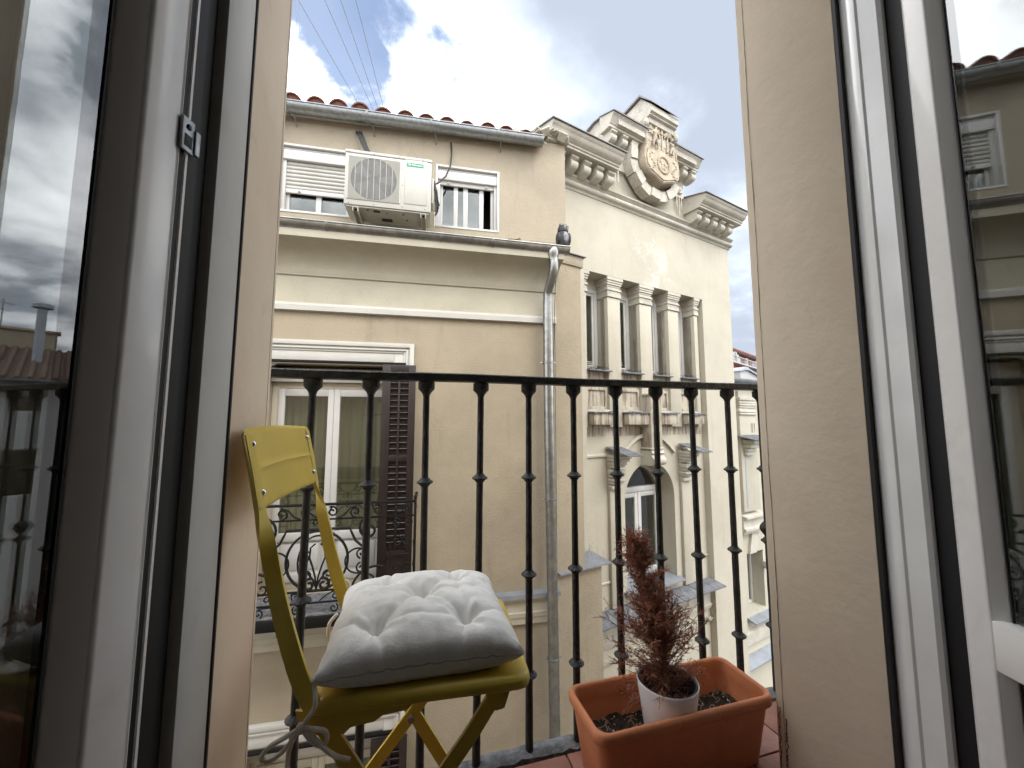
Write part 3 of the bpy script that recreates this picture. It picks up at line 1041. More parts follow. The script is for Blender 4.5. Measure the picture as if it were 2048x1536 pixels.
def bpanel(u, v, off):
    """u -1..1 across, v 0 bottom..1 top"""
    yc = (YN + YF) / 2
    # rounded corners on the outline
    hw2 = hw_ * (1 - 0.02 * (1 - v))
    zt = PT - 0.004 * (u * u)
    zb = PB + 0.003
    z = zb + (zt - zb) * v
    x = -0.2045 + (0.805 - z) * 0.235 - 0.009 * (1 - u * u)
    ridge = 0.0036 * math.exp(-((v - 0.50) / 0.026) ** 2) * (1 if abs(u) < 0.80 else math.exp(-((abs(u) - .8) / .02) ** 2))
    rim = 0.0035 * (max(0, (abs(u) - 0.93) / .07) ** 2 + max(0, (abs(v - .5) * 2 - 0.90) / .10) ** 2)
    return Vector((x + ridge - rim + 0.004 + off, yc + u * hw2, z))


def outline_clip(u, v):
    # corner rounding in (u, v)
    cu, cv_ = 0.90, 0.80
    vv_ = abs(v - .5) * 2
    if abs(u) > cu and vv_ > cv_:
        a, b = (abs(u) - cu) / (1 - cu), (vv_ - cv_) / (1 - cv_)
        m_ = max(a, b)
        l_ = math.hypot(a, b)
        if l_ > 1e-6:
            a, b = a * m_ / l_, b * m_ / l_
        u = math.copysign(cu + a * (1 - cu), u)
        v = .5 + math.copysign((cv_ + b * (1 - cv_)) / 2, v - .5)
    return u, v


us = [-1, -.985, -.965, -.945, -.92, -.9] + [-.9 + 1.8 * i / 20 for i in range(1, 20)] + [.9, .92, .945, .965, .985, 1]
vs_ = [0, .02, .05, .075, .1] + [.1 + .8 * i / 20 for i in range(1, 20)] + [.9, .925, .95, .98, 1]
lay = []
for off in (0.0, -0.0025):
    lay.append([[bp.bm.verts.new(bpanel(*outline_clip(u, v), off)) for v in vs_] for u in us])
nu, nv = len(us), len(vs_)
for g, flip in ((lay[0], False), (lay[1], True)):
    for i in range(nu - 1):
        for j in range(nv - 1):
            q = (g[i][j], g[i + 1][j], g[i + 1][j + 1], g[i][j + 1])
            bp.bm.faces.new(q[::-1] if flip else q)
for i in range(nu - 1):
    bp.bm.faces.new((lay[0][i][0], lay[1][i][0], lay[1][i + 1][0], lay[0][i + 1][0]))
    bp.bm.faces.new((lay[0][i][-1], lay[0][i + 1][-1], lay[1][i + 1][-1], lay[1][i][-1]))
for j in range(nv - 1):
    bp.bm.faces.new((lay[0][0][j], lay[0][0][j + 1], lay[1][0][j + 1], lay[1][0][j]))
    bp.bm.faces.new((lay[0][-1][j], lay[1][-1][j], lay[1][-1][j + 1], lay[0][-1][j + 1]))
bpo = part("backrest", bp, "chair_yellow", ch, smooth_angle=60)
riv = MB().lathe([(0.0048, -0.001), (0.0046, 0.0012), (0.0036, 0.0028), (0.0018, 0.0036)], (0, 0, 0), 14, 'x').mesh("rivet")
riv.materials.append(MATS["steel"])
for u in (-0.845, 0.845):
    for v in (0.20, 0.80):
        part("rivet", riv, None, bpo, at=bpanel(u, v, 0.0005))
# seat: pressed pan with a turned down rim and side brackets
SX0, SX1, SY0, SY1 = -0.112, 0.200, 0.606, 0.880


def sl(ins, r, z, dx=0):
    return (SX0 + ins, SX1 - ins, SY0 + ins, SY1 - ins, r, z)


part("seat", loft([sl(0.006, .018, 0.4285), sl(0.001, .022, 0.430), sl(0.0, .024, 0.433), sl(0.0005, .024, 0.440), sl(0.004, .024, 0.4455), sl(0.010, .022, 0.447), sl(0.024, .018, 0.4435), sl(0.08, .01, 0.4425)]), "chair_yellow", ch, smooth_angle=60)
for y in (SY0 + 0.006, SY1 - 0.006):
    part("seat_bracket", MB().prism([(-0.108, 0.4280), (-0.108, 0.412), (-0.095, 0.405), (-0.060, 0.402), (-0.052, 0.409), (-0.022, 0.412), (-0.010, 0.419), (0.018, 0.421), (0.030, 0.4280)], y - .002, y + .002, 'y'), "chair_olive", ch)
    part("seat_bracket", MB().prism([(0.132, 0.4280), (0.136, 0.410), (0.146, 0.404), (0.158, 0.406), (0.166, 0.4280)], y - .002, y + .002, 'y'), "chair_olive", ch)
part("hinge_tongue", MB().prism([(-0.125, 0.432), (-0.118, 0.405), (-0.10, 0.396), (-0.088, 0.404), (-0.09, 0.425)], YN + .004, YN + .008, 'y'), "chair_olive", ch)

# ================================================================== CUSHION
cu = thing("seat_cushion", "off white tufted cotton cushion tied to the yellow chair seat", "cushion", (0.045, 0.735, 0.447), CUF)
cb = MB()
nU = 120
CX, CY, HX, HY = 0.044, 0.740, 0.146, 0.138
tufts = [(0.0, -0.02), (-0.50, -0.62), (0.46, -0.62), (0.44, 0.46), (-0.46, 0.46)]


def cush(u, v, top):
    # pillow outline: sides pulled in a little, corners out
    x = CX + HX * u * (1 - 0.045 * (1 - v * v)) + 0.004 * noise.noise((u * 2, v * 2, 1))
    y = CY + HY * v * (1 - 0.05 * (1 - u * u))
    ed_ = max(0.0, (1 - abs(u) ** 3.2)) ** 0.42 * max(0.0, (1 - abs(v) ** 3.2)) ** 0.42
    h = 0.052 * ed_
    if top:
        pull = 0.0
        wr_ = 0.0
        for q, (a, b) in enumerate(tufts):
            du, dv = (u - a) * 1.05, v - b
            r = math.hypot(du, dv)
            pull += math.exp(-(r / 0.19) ** 2) * 0.015 + math.exp(-r / 0.050) * 0.019
            th = math.atan2(dv, du)
            wr_ += math.exp(-((r - .16) / 0.13) ** 2) * 0.0020 * (math.sin(5 * th + q * 1.7) + .6 * math.sin(9 * th + q * 2.9))
        # creases running between the tufts and out to the edges
        cr = 0.0
        segs = [(tufts[0], tufts[i], 1.0, 0.0) for i in range(1, 5)]
        for i in range(1, 5):
            a0, b0 = tufts[i]
            segs += [((a0, b0), (math.copysign(1, a0), b0 * 0.72), .75, .6), ((a0, b0), (a0 * 0.80, math.copysign(1, b0)), .75, .6)]
        segs += [(tufts[0], (0.05, -1.0), .30, .8), (tufts[0], (1.0, .0), .35, .8), (tufts[1], tufts[2], .35, 0), (tufts[2], tufts[3], .35, 0)]
        for q, ((a0, b0), (a1, b1), amp, fade) in enumerate(segs):
            dx, dy = a1 - a0, b1 - b0
            L2 = dx * dx + dy * dy
            t = ((u - a0) * dx + (v - b0) * dy) / L2
            if -0.02 <= t <= 1.02:
                side = ((u - a0 - t * dx) * dy - (v - b0 - t * dy) * dx) / math.sqrt(L2) + .035 * noise.noise((t * 3.5, q * 7.0, 0))
                cr += amp * (math.exp(-(side / 0.060) ** 2) * 0.0055 + math.exp(-abs(side) / 0.016) * 0.0070) * (1 - fade * max(0, t))
        h = h * 1.10 - min(0.042, pull + cr) * min(1.0, ed_ * 1.6) + wr_ * ed_
        h += 0.0035 * noise.noise((u * 4, v * 4, 0)) * ed_ + 0.0018 * noise.noise((u * 10, v * 10, 2)) * ed_ + .0005 * noise.noise((u * 34, v * 34, 5)) * ed_
        # puckers along the seam
        ew = math.exp(-(1 - max(abs(u), abs(v))) / .10)
        along = u if abs(v) > abs(u) else v
        h += ew * (.0016 * math.sin(along * 31 + 3 * noise.noise((along * 3, 1, 0))) + .0020 * noise.noise((along * 13, 4, 0)))
        return Vector((x, y, 0.4745 + max(h, 0.0) - 0.006 * (u + 1) * 0.3))
    return Vector((x, y, 0.4745 - min(0.027, 0.045 * ed_) + 0.0016 * noise.noise((u * 8, v * 8, 4)) * ed_ - 0.006 * (u + 1) * 0.3))


pts_uv = [math.sin((i / nU - .5) * PI) for i in range(nU + 1)]
pts_uv = [0.55 * p + 0.45 * (2 * i / nU - 1) for i, p in enumerate(pts_uv)]
gt = [[cb.bm.verts.new(cush(u, v, True)) for v in pts_uv] for u in pts_uv]
gb = [[None] * (nU + 1) for _ in range(nU + 1)]
for i, u in enumerate(pts_uv):
    for j, v in enumerate(pts_uv):
        gb[i][j] = gt[i][j] if i in (0, nU) or j in (0, nU) else cb.bm.verts.new(cush(u, v, False))
for i in range(nU):
    for j in range(nU):
        cb.bm.faces.new((gt[i][j], gt[i + 1][j], gt[i + 1][j + 1], gt[i][j + 1]))
        cb.bm.faces.new((gb[i][j], gb[i][j + 1], gb[i + 1][j + 1], gb[i + 1][j]))
part("cushion_body", cb, "cotton", cu, smooth_angle=None)
for p in cu.children[0].data.polygons:
    p.use_smooth = True
# stitched seam round the edge
seam = []
for (a, b) in [(u, -1) for u in pts_uv] + [(1, v) for v in pts_uv[1:]] + [(-u, 1) for u in pts_uv[1:]] + [(-1, -v) for v in pts_uv[1:]]:
    q = cush(a, b, True)
    seam.append(q + Vector((0.0006 * a, 0.0006 * b, 0)))
part("seam", MB().tube(seam, 0.0009, 5), "thread", cu)


def cord(pts, r=0.0030):
    out = []
    for i in range(len(pts) - 1):
        p0, p1, p2, p3 = (Vector(pts[max(0, i - 1)]), Vector(pts[i]), Vector(pts[i + 1]), Vector(pts[min(len(pts) - 1, i + 2)]))
        for q in range(6):
            f = q / 6
            out.append(0.5 * ((2 * p1) + (-p0 + p2) * f + (2 * p0 - 5 * p1 + 4 * p2 - p3) * f * f + (-p0 + 3 * p1 - 3 * p2 + p3) * f ** 3))
    out.append(Vector(pts[-1]))
    return MB().tube(out, r, 8)


kx_, ky_, kz_ = -0.112, 0.600, 0.424
part("tie", cord([(-0.100, 0.606, 0.474), (-0.096, 0.598, 0.458), (-0.097, 0.597, 0.446), (-0.106, 0.598, 0.432), (kx_, ky_, kz_)]), "cotton_cord", cu)
part("tie", cord([(kx_, ky_, kz_), (-0.127, 0.594, 0.420), (-0.145, 0.592, 0.413), (-0.154, 0.592, 0.402), (-0.145, 0.592, 0.397), (-0.130, 0.594, 0.404), (kx_, ky_, kz_)]), "cotton_cord", cu, label="cord loop of the bow hanging beside the chair bar")
part("tie", cord([(kx_, ky_, kz_), (-0.098, 0.594, 0.424), (-0.082, 0.594, 0.418), (-0.080, 0.594, 0.406), (-0.088, 0.594, 0.402), (-0.100, 0.594, 0.412), (kx_, ky_, kz_)]), "cotton_cord", cu)
part("tie", cord([(kx_, ky_, kz_), (-0.122, 0.594, 0.408), (-0.124, 0.592, 0.385), (-0.122, 0.592, 0.360), (-0.114, 0.592, 0.346)]), "cotton_cord", cu)
part("tie", cord([(kx_, ky_, kz_), (-0.096, 0.594, 0.414), (-0.081, 0.592, 0.398), (-0.066, 0.592, 0.386), (-0.050, 0.592, 0.379)]), "cotton_cord", cu)
part("knot", MB().ball((kx_, ky_ - .002, kz_), 0.0062, (1, .9, 1.2), 2), "cotton_cord", cu)
part("tie", cord([(-0.100, 0.866, 0.474), (-0.112, 0.872, 0.490), (-0.104, 0.874, 0.502), (-0.094, 0.872, 0.494), (-0.098, 0.868, 0.476)]), "cotton_cord", cu)
part("tie", cord([(-0.104, 0.80, 0.472), (-0.116, 0.80, 0.458), (-0.118, 0.80, 0.440), (-0.112, 0.80, 0.430)]), "cotton_cord", cu)

# ================================================================== TAN APARTMENT BUILDING ACROSS THE STREET


def holed(x0, x1, z0, z1, y0, y1, holes):
    """wall slab with rectangular openings (hx0,hx1,hz0,hz1)"""
    b = MB()
    xs = sorted({x0, x1} | {min(max(v, x0), x1) for h in holes for v in h[:2]})
    zs = sorted({z0, z1} | {min(max(v, z0), z1) for h in holes for v in h[2:]})
    grid = {}
    for y, s_ in ((y0, 0), (y1, 1)):
        for i, x in enumerate(xs):
            for j, z in enumerate(zs):
                grid[i, j, s_] = b.bm.verts.new((x, y, z))

    def solid(i, j):
        if i < 0 or j < 0 or i >= len(xs) - 1 or j >= len(zs) - 1:
            return False
        cx, cz = (xs[i] + xs[i + 1]) / 2, (zs[j] + zs[j + 1]) / 2
        return not any(h[0] < cx < h[1] and h[2] < cz < h[3] for h in holes)
    for i in range(len(xs) - 1):
        for j in range(len(zs) - 1):
            if not solid(i, j):
                continue
            for s_ in (0, 1):
                b.bm.faces.new([grid[i, j, s_], grid[i + 1, j, s_], grid[i + 1, j + 1, s_], grid[i, j + 1, s_]])
            for (di, dj, e0, e1) in ((-1, 0, (0, 0), (0, 1)), (1, 0, (1, 0), (1, 1)), (0, -1, (0, 0), (1, 0)), (0, 1, (0, 1), (1, 1))):
                if not solid(i + di, j + dj):
                    b.bm.faces.new([grid[i + e0[0], j + e0[1], 0], grid[i + e1[0], j + e1[1], 0], grid[i + e1[0], j + e1[1], 1], grid[i + e0[0], j + e0[1], 1]])
    return b


tb = thing("apartment_building", "tan plastered apartment building with red roof tiles and white window surrounds across the street", "building", (-1.0, 4.0, -7), FA)
FW = (-1.50, -0.36)
DZ = -3.367
part("wall", holed(-6.5, 1.31, -7, 2.3, 4.0, 4.26, [(FW[0], FW[1], -0.75, 1.36), (FW[0], FW[1], -0.75 + DZ, 1.36 + DZ)]), "stucco_tan", tb)
UL, UR = (-1.52, -0.62, 2.873, 3.592), (0.004, 0.700, 2.873, 3.580)
part("upper_wall", holed(-6.5, 1.47, 2.50, 4.02, 4.05, 4.30, [UL, UR]), "stucco_upper", tb)
part("side_wall", MB().box(1.22, 1.468, 4.301, 8.0, -7, 4.02), "stucco_upper", tb)
cor = [(4.1, 1.868), (3.964, 1.872), (3.962, 1.922), (3.970, 1.930), (3.976, 1.946), (3.978, 1.960), (3.980, 2.205), (3.962, 2.215), (3.962, 2.228)]
for i in range(11):
    a = R(90 * i / 10)
    cor.append((3.960 - 0.235 * (1 - math.cos(a)), 2.232 + 0.245 * math.sin(a)))
cor += [(3.700, 2.482), (3.695, 2.545), (3.72, 2.60), (4.1, 2.615)]
part("cornice", MB().prism(cor, -6.5, 1.322, 'x'), "cornice_cream", tb, smooth_angle=30)
part("cornice_moulding", MB().prism([(3.999, 1.866), (3.958, 1.870), (3.956, 1.920), (3.962, 1.924), (3.966, 1.936), (3.976, 1.944), (3.999, 1.946)], -6.5, 1.318, 'x'), "white_paint", tb, smooth_angle=30)
bandp = [(3.999, -1.195), (3.972, -1.192), (3.970, -1.13), (3.962, -1.125), (3.958, -1.08), (3.966, -1.072), (3.966, -0.99), (3.950, -0.97), (3.945, -0.935), (3.999, -0.93)]
part("string_course", MB().prism(bandp, -6.5, 1.309, 'x'), "cornice_cream", tb, smooth_angle=30)
part("ledge_flashing", MB().prism([(3.998, -0.880), (3.925, -0.893), (3.920, -0.934), (3.926, -0.934), (3.930, -0.902), (3.998, -0.890)], -6.5, 1.325, 'x'), "zinc_sheet", tb)

# roof: slab and a row of curved eave tiles
part("roof", MB().prism([(3.965, 3.935), (3.965, 3.965), (8.0, 5.25), (8.0, 5.20), (4.3, 4.0), (4.06, 4.0)], -6.5, 1.19, 'x'), "roof_tile_brown", tb)


def roof_tile(r0, r1, ln):
    b = MB()
    rows = []
    for (r, y) in ((r0, 0), ((r0 + r1) / 2, ln / 2), (r1, ln)):
        for dr in (0, -0.013):
            rows.append([b.bm.verts.new(((r + dr) * math.cos(R(180 * i / 10)), y, (r + dr) * 0.98 * math.sin(R(180 * i / 10)))) for i in range(11)])
    o = [rows[0], rows[2], rows[4]]
    n = [rows[1], rows[3], rows[5]]
    for k in (0, 1):
        for i in range(10):
            b.bm.faces.new((o[k][i], o[k][i + 1], o[k + 1][i + 1], o[k + 1][i]))
            b.bm.faces.new((n[k][i + 1], n[k][i], n[k + 1][i], n[k + 1][i + 1]))
    for k in (0, 2):
        for i in range(10):
            b.bm.faces.new((o[k][i + 1], o[k][i], n[k][i], n[k][i + 1]))
    # mortar plug in the mouth
    pv = [b.bm.verts.new(((r0 - .014) * math.cos(R(180 * i / 10)), 0.016, (r0 - .014) * 0.96 * math.sin(R(180 * i / 10)))) for i in range(11)]
    b.bm.faces.new(pv)
    return b.mesh("roof_tile", 50)


tile_a = roof_tile(0.098, 0.080, 0.46)
tile_a.materials.append(MATS["roof_tile_red"])
rt = random.Random(9)
for row in range(3):
    for k in range(-23, 12):
        s_ = -1.402 + 0.2166 * k
        y = 3.945 + row * 0.37
        part("roof_tile", tile_a, None, tb, at=(s_ + rt.uniform(-.008, .008), y + rt.uniform(-.012, .012), 3.950 + row * 0.118 + rt.uniform(-.004, .004)), rot=(R(17.6 + rt.uniform(-.6, .6)), rt.uniform(-.03, .03), rt.uniform(-.02, .02)))
# crumbled mortar and flashing where the roof meets the neighbour
mo = MB()
for i in range(26):
    f = i / 25
    mo.box(-.05, .05, -.05, .05, -.012, .012, bev=.006, seg=1, m=Matrix.Translation((1.10 + f * 0.37 + rt.uniform(-.02, .02), 4.0 + rt.uniform(-.05, .12), 4.035 + rt.uniform(-.015, .03) + .05 * math.sin(f * 3))) @ Matrix.Rotation(rt.uniform(-.6, .6), 4, 'X') @ Matrix.Rotation(rt.uniform(-.5, .5), 4, 'Y') @ Matrix.Rotation(rt.uniform(0, 3), 4, 'Z'))
part("mortar_fillet", mo, "cream_weathered", tb, label="crumbling pale mortar at the end of the roof")


def frame_ring(b, x0, x1, z0, z1, w, y0, y1, bev=0.0, sides="lrtb"):
    if "l" in sides:
        b.box(x0, x0 + w, y0, y1, z0, z1, bev)
    if "r" in sides:
        b.box(x1 - w, x1, y0, y1, z0, z1, bev)
    e = 0.0006
    if "t" in sides:
        b.box(x0 + w + e, x1 - w - e, y0, y1, z1 - w, z1, bev)
    if "b" in sides:
        b.box(x0 + w + e, x1 - w - e, y0, y1, z0, z0 + w, bev)
    return b


def upper_window(U, slats, mull, opening):
    x0, x1, z0, z1 = U
    w = part("window", frame_ring(MB(), x0 + .001, x1 - .001, z0 + .001, z1 - .001, 0.022, 4.043, 4.17, .002), "window_white", tb)
    zb = z1 - 0.150
    part("shutter_box", MB().prism([(4.16, zb), (4.068, zb), (4.066, zb + .006), (4.066, z1 - .048), (4.075, z1 - .026), (4.16, z1 - .026)], x0 + .023, x1 - .023, 'x'), "window_white", w)
    for yy in (4.0655,):
        part("box_joint", MB().box(x0 + .023, x1 - .023, yy - .0005, yy, z1 - .052, z1 - .049), "cable_black", w)
    part("guide_rail", MB().box(x0 + .0225, x0 + .052, 4.085, 4.165, z0 + .024, zb - .001, .002), "window_white", w)
    part("guide_rail", MB().box(x1 - .052, x1 - .0225, 4.085, 4.165, z0 + .024, zb - .001, .002), "window_white", w)
    zs = zb
    if slats:
        sm = MB().prism([(4.118, 0), (4.106, .006), (4.102, .020), (4.106, .034), (4.118, .0405)], x0 + .053, x1 - .053, 'x').mesh("slat", 60)
        sm.materials.append(MATS["slat_white"])
        for i in range(slats):
            zs -= 0.042
            part("slat", sm, None, w, at=(0, 0, zs))
    part("bottom_bar", MB().box(x0 + .053, x1 - .053, 4.098, 4.122, zs - 0.045, zs - 0.002, .004), "window_white", w)
    for fx in (0.2, 0.8):
        xx = x0 + (x1 - x0) * fx
        part("stop_knob", MB().lathe([(0.010, -.02), (0.011, 0.0), (0.006, .004)], (xx, 4.096, zs - .028), 10, 'y'), "ac_under", w)
    f = MB()
    frame_ring(f, x0 + .053, x1 - .053, z0 + .023, zs + .05, 0.03, 4.132, 4.165, .002)
    for a, b_ in mull:
        f.box(a, b_, 4.130, 4.160, z0 + .0535, zs + .0195, .002)
    part("sash", f, "window_white", w)
    part("glass_pane", MB().box(x0 + .084, opening, 4.146, 4.150, z0 + .054, zs + .019), "pane_glass", w, smooth_angle=None)
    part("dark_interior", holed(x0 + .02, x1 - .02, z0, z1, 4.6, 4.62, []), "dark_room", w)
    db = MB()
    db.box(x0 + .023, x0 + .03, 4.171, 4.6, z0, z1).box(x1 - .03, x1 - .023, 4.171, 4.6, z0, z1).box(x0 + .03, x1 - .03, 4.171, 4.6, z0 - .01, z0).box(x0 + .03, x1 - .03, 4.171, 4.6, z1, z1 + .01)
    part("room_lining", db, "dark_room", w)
    return w


upper_window(UL, 7, [(-1.188, -1.137), (-0.895, -0.85)], UL[1] - .084)
upper_window(UR, 0, [(0.205, 0.250), (0.310, 0.338), (0.338, 0.360), (0.487, 0.536)], 0.488)


def french_window(dz, full):
    x0, x1 = FW
    zt, zb = 1.36 + dz, -0.75 + dz
    b = MB()
    # moulded surround, open at the bottom
    for (o, wid, y) in ((0.190, 0.042, 3.955), (0.148, 0.018, 3.972), (0.130, 0.016, 3.962), (0.114, 0.022, 3.974), (0.092, 0.0918, 3.982)):
        frame_ring(b, x0 - o, x1 + o, zb + .003, zt + o + .033, wid, y, 3.9995, .0025, "lrt")
    b.prism([(x0 + .002, zt - .002), (x0 + .002, zt - .05), (x0 + .09, zt - .002)], 3.983, 4.02, 'y')
    b.prism([(x1 - .002, zt - .002), (x1 - .09, zt - .002), (x1 - .002, zt - .05)], 3.983, 4.02, 'y')
    w = part("window_surround", b, "white_paint", tb)
    b = MB()
    b.box(x0 + .002, x1 - .002, 4.10, 4.24, zt - .165, zt - .035, .004)
    part("roller_box", b, "white_paint", w)
    f = MB()
    frame_ring(f, x0 + .002, x1 - .002, zb + .002, zt - .168, 0.060, 4.155, 4.235, .003)
    part("window_frame", f, "window_cream", w)
    mid = (x0 + x1) / 2 - .005
    for a, c in ((x0 + .064, mid - .001), (mid + .001, x1 - .064)):
        s = MB()
        s.box(a, a + .055, 4.140, 4.19, zb + .064, zt - .23, .004)
        s.box(c - .055, c, 4.140, 4.19, zb + .064, zt - .23, .004)
        s.box(a + .0555, c - .0555, 4.141, 4.188, zt - .30, zt - .231, .003)
        s.box(a + .0555, c - .0555, 4.141, 4.188, zb + .435, zb + .51, .003)
        s.box(a + .0555, c - .0555, 4.141, 4.188, zb + .065, zb + .14, .003)
        s.box(a + .0555, c - .0555, 4.160, 4.175, zb + .141, zb + .434)
        s.box(a + .085, c - .085, 4.152, 4.1605, zb + .17, zb + .405, .004)
        part("sash", s, "window_cream" if dz else "window_white", w)
        part("glass_pane", MB().box(a + .054, c - .054, 4.160, 4.164, zb + .505, zt - .295), "pane_glass", w, smooth_angle=None)
    cu_ = MB()
    prev = None
    for i in range(121):
        x = x0 + .05 + (x1 - x0 - .1) * i / 120
        y = 4.30 + .012 * math.sin(i * .8) + .006 * math.sin(i * .37)
        cur = [cu_.bm.verts.new((x, y, zb)), cu_.bm.verts.new((x, y, zt))]
        if prev:
            cu_.bm.faces.new((prev[0], cur[0], cur[1], prev[1]))
        prev = cur
    part("curtain", cu_, "curtain", w)
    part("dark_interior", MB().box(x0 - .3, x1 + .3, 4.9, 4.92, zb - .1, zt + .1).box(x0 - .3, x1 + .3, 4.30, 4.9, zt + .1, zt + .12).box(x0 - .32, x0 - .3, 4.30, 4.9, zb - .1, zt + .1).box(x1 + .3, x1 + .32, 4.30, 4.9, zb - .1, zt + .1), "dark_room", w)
    # folded louvred shutter against the wall
    sx0, sx1 = -0.458, -0.146
    y0, y1 = 3.905, 3.940
    tz, bz = 1.362 + dz, -0.745 + dz
    s = MB()
    s.box(sx0, sx0 + .078, y0, y1, bz, tz, .003)
    s.box(sx1 - .066, sx1, y0, y1, bz, tz, .003)
    xm = (-0.305 - 0.293) / 2
    s.box(xm - .010, xm + .010, y0, y1, bz + .36, tz - .10, .002)
    s.box(sx0 + .0785, sx1 - .0665, y0, y1, tz - .095, tz, .003)
    s.box(sx0 + .0785, sx1 - .0665, y0 + .001, y1, 0.435 + dz, 0.495 + dz, .003)
    s.box(sx0 + .0785, sx1 - .0665, y0 + .001, y1, bz + .30, bz + .36, .003)
    s.box(sx0 + .0785, sx1 - .0665, y0 + .012, y1 - .01, bz + .06, bz + .299)
    s.box(sx0 + .0785, sx1 - .0665, y0 + .001, y1, bz, bz + .06, .003)
    sh = part("shutter", s, "shutter_brown", tb, label="dark brown louvred shutter folded back against the wall")
    part("shutter_back", MB().box(sx0 + .07, sx1 - .06, y1 - .004, y1 - .001, bz + .36, tz - .095), "shutter_brown", sh)
    for a, c in ((sx0 + .0785, xm - .0105), (xm + .0105, sx1 - .0665)):
        me = MB().box(a, c, -.0145, .0145, -.0035, .0035, .0015, 1, Matrix.Rotation(R(-38), 4, 'X')).mesh("slat")
        me.materials.append(MATS["shutter_slat"])
        z = tz - .125
        while z > bz + .38:
            if not (0.42 + dz < z < 0.51 + dz):
                part("slat", me, None, sh, at=(0, (y0 + y1) / 2, z))
            z -= 0.0305 if False else 0.0575
            if not full and z < tz - 0.7:
                break
    part("shutter_rail", MB().box(x0 - .05, sx1 - .10, 3.945, 3.975, zt + .004, zt + .03, .003), "iron_far", w)
    # dark shutter leaf on the hidden side
    part("shutter", MB().box(x0 - .02, x0 + .02, 3.93, 3.98, bz, tz - .1, .003), "shutter_brown", tb)


french_window(0.0, True)
french_window(DZ, False)

# ------------------------------------------------------------------ gutters, downpipe


def gutter_prof(c, r, th=0.005):
    o = [(c[0] + r * math.cos(R(a)), c[1] + r * math.sin(R(a))) for a in range(180, 361, 12)]
    i = [(c[0] + (r - th) * math.cos(R(a)), c[1] + (r - th) * math.sin(R(a))) for a in range(360, 179, -12)]
    return o + i


def gutter(name_label, rim_y, rim_z, r, x0, x1, slope, brackets, joints, mt, ties):
    m = Matrix.Translation((0, 0, rim_z)) @ Matrix.Rotation(-slope, 4, 'Y')
    g = thing("roof_gutter", name_label, "gutter", (0, rim_y + r, rim_z), FA)
    b = MB().prism(gutter_prof((rim_y + r, 0), r), x0, x1, 'x', m)
    part("channel", b, mt, g, smooth_angle=40)
    part("rolled_rim", MB().tube([m @ Vector((x0, rim_y, 0.002)), m @ Vector((x1, rim_y, 0.002))], 0.0085, 10), mt, g)
    endp = [(rim_y + r + (r + .001) * math.cos(R(a)), (r + .001) * math.sin(R(a))) for a in range(180, 361, 12)]
    part("end_cap", MB().prism(endp, x1 - .004, x1 + .002, 'x', m), mt, g)
    bm_ = MB()
    bo = [(rim_y + r + (r + .006) * math.cos(R(a)), (r + .006) * math.sin(R(a))) for a in range(172, 369, 12)]
    bi = [(rim_y + r + (r + .0005) * math.cos(R(a)), (r + .0005) * math.sin(R(a))) for a in range(364, 171, -12)]
    for x in brackets:
        k_ = part("bracket", MB().prism(bo + bi, x - .009, x + .009, 'x', m), "galvanised_dull", g)
        if ties:
            part("wall_tie", MB().tube([m @ Vector((x + .03, rim_y + r, -r - .002)), m @ Vector((x + .05, rim_y + r + .05, -r - .012)), m @ Vector((x + .05, 4.049, -r - .06))], 0.0055, 8), "galvanised_dull", k_)
    for x in joints:
        jo = [(rim_y + r + (r + .004) * math.cos(R(a)), (r + .004) * math.sin(R(a))) for a in range(180, 361, 12)]
        ji = [(rim_y + r + (r + .0003) * math.cos(R(a)), (r + .0003) * math.sin(R(a))) for a in range(360, 179, -12)]
        part("joint", MB().prism(jo + ji, x - .006, x + .004, 'x', m), "roof_metal", g)
    return g


gutter("galvanised half round gutter under the red tiles of the tan roof", 3.862, 3.928, 0.070, -6.5, 1.165, R(0.89), (-5.0, -3.9, -2.9, -2.1, -1.43, -0.685, -0.05, 0.655), (), "galvanised_dull", True)
gutter("galvanised gutter running above the cream cornice below the air conditioner", 3.648, 2.606, 0.062, -6.5, 1.372, R(-0.35), (-4.0, -2.6, -0.955, 0.575), (0.07, 1.30), "galvanised", False)

dp = thing("downpipe", "shiny galvanised downpipe with hopper running down the tan facade", "pipe", (1.2, 3.9, -7), FA)
hop = MB()
hop.lathe([(0.062, 2.585), (0.064, 2.545), (0.054, 2.505), (0.047, 2.485), (0.046, 2.46)], (1.205, 3.71, 0), 24)
part("hopper", hop, "galvanised", dp)
sw = [(1.212, 3.712, 2.485), (1.214, 3.715, 2.40), (1.212, 3.735, 2.345), (1.205, 3.79, 2.27), (1.200, 3.84, 2.215), (1.196, 3.868, 2.17), (1.196, 3.876, 2.12), (1.196, 3.876, 2.06)]
SW = []
for i in range(len(sw) - 1):
    p0, p1, p2, p3 = (Vector(sw[max(0, i - 1)]), Vector(sw[i]), Vector(sw[i + 1]), Vector(sw[min(len(sw) - 1, i + 2)]))
    for q in range(5):
        f = q / 5
        SW.append(0.5 * ((2 * p1) + (-p0 + p2) * f + (2 * p0 - 5 * p1 + 4 * p2 - p3) * f * f + (-p0 + 3 * p1 - 3 * p2 + p3) * f ** 3))
SW.append(Vector(sw[-1]))
part("elbow", MB().tube(SW, 0.0475, 20), "galvanised", dp)
part("pipe", MB().tube([(1.196, 3.876, 2.09), (1.200, 3.876, 0.9), (1.218, 3.876, -0.6), (1.235, 3.876, -2.2), (1.235, 3.876, -6.98)], 0.0535, 24), "galvanised", dp)
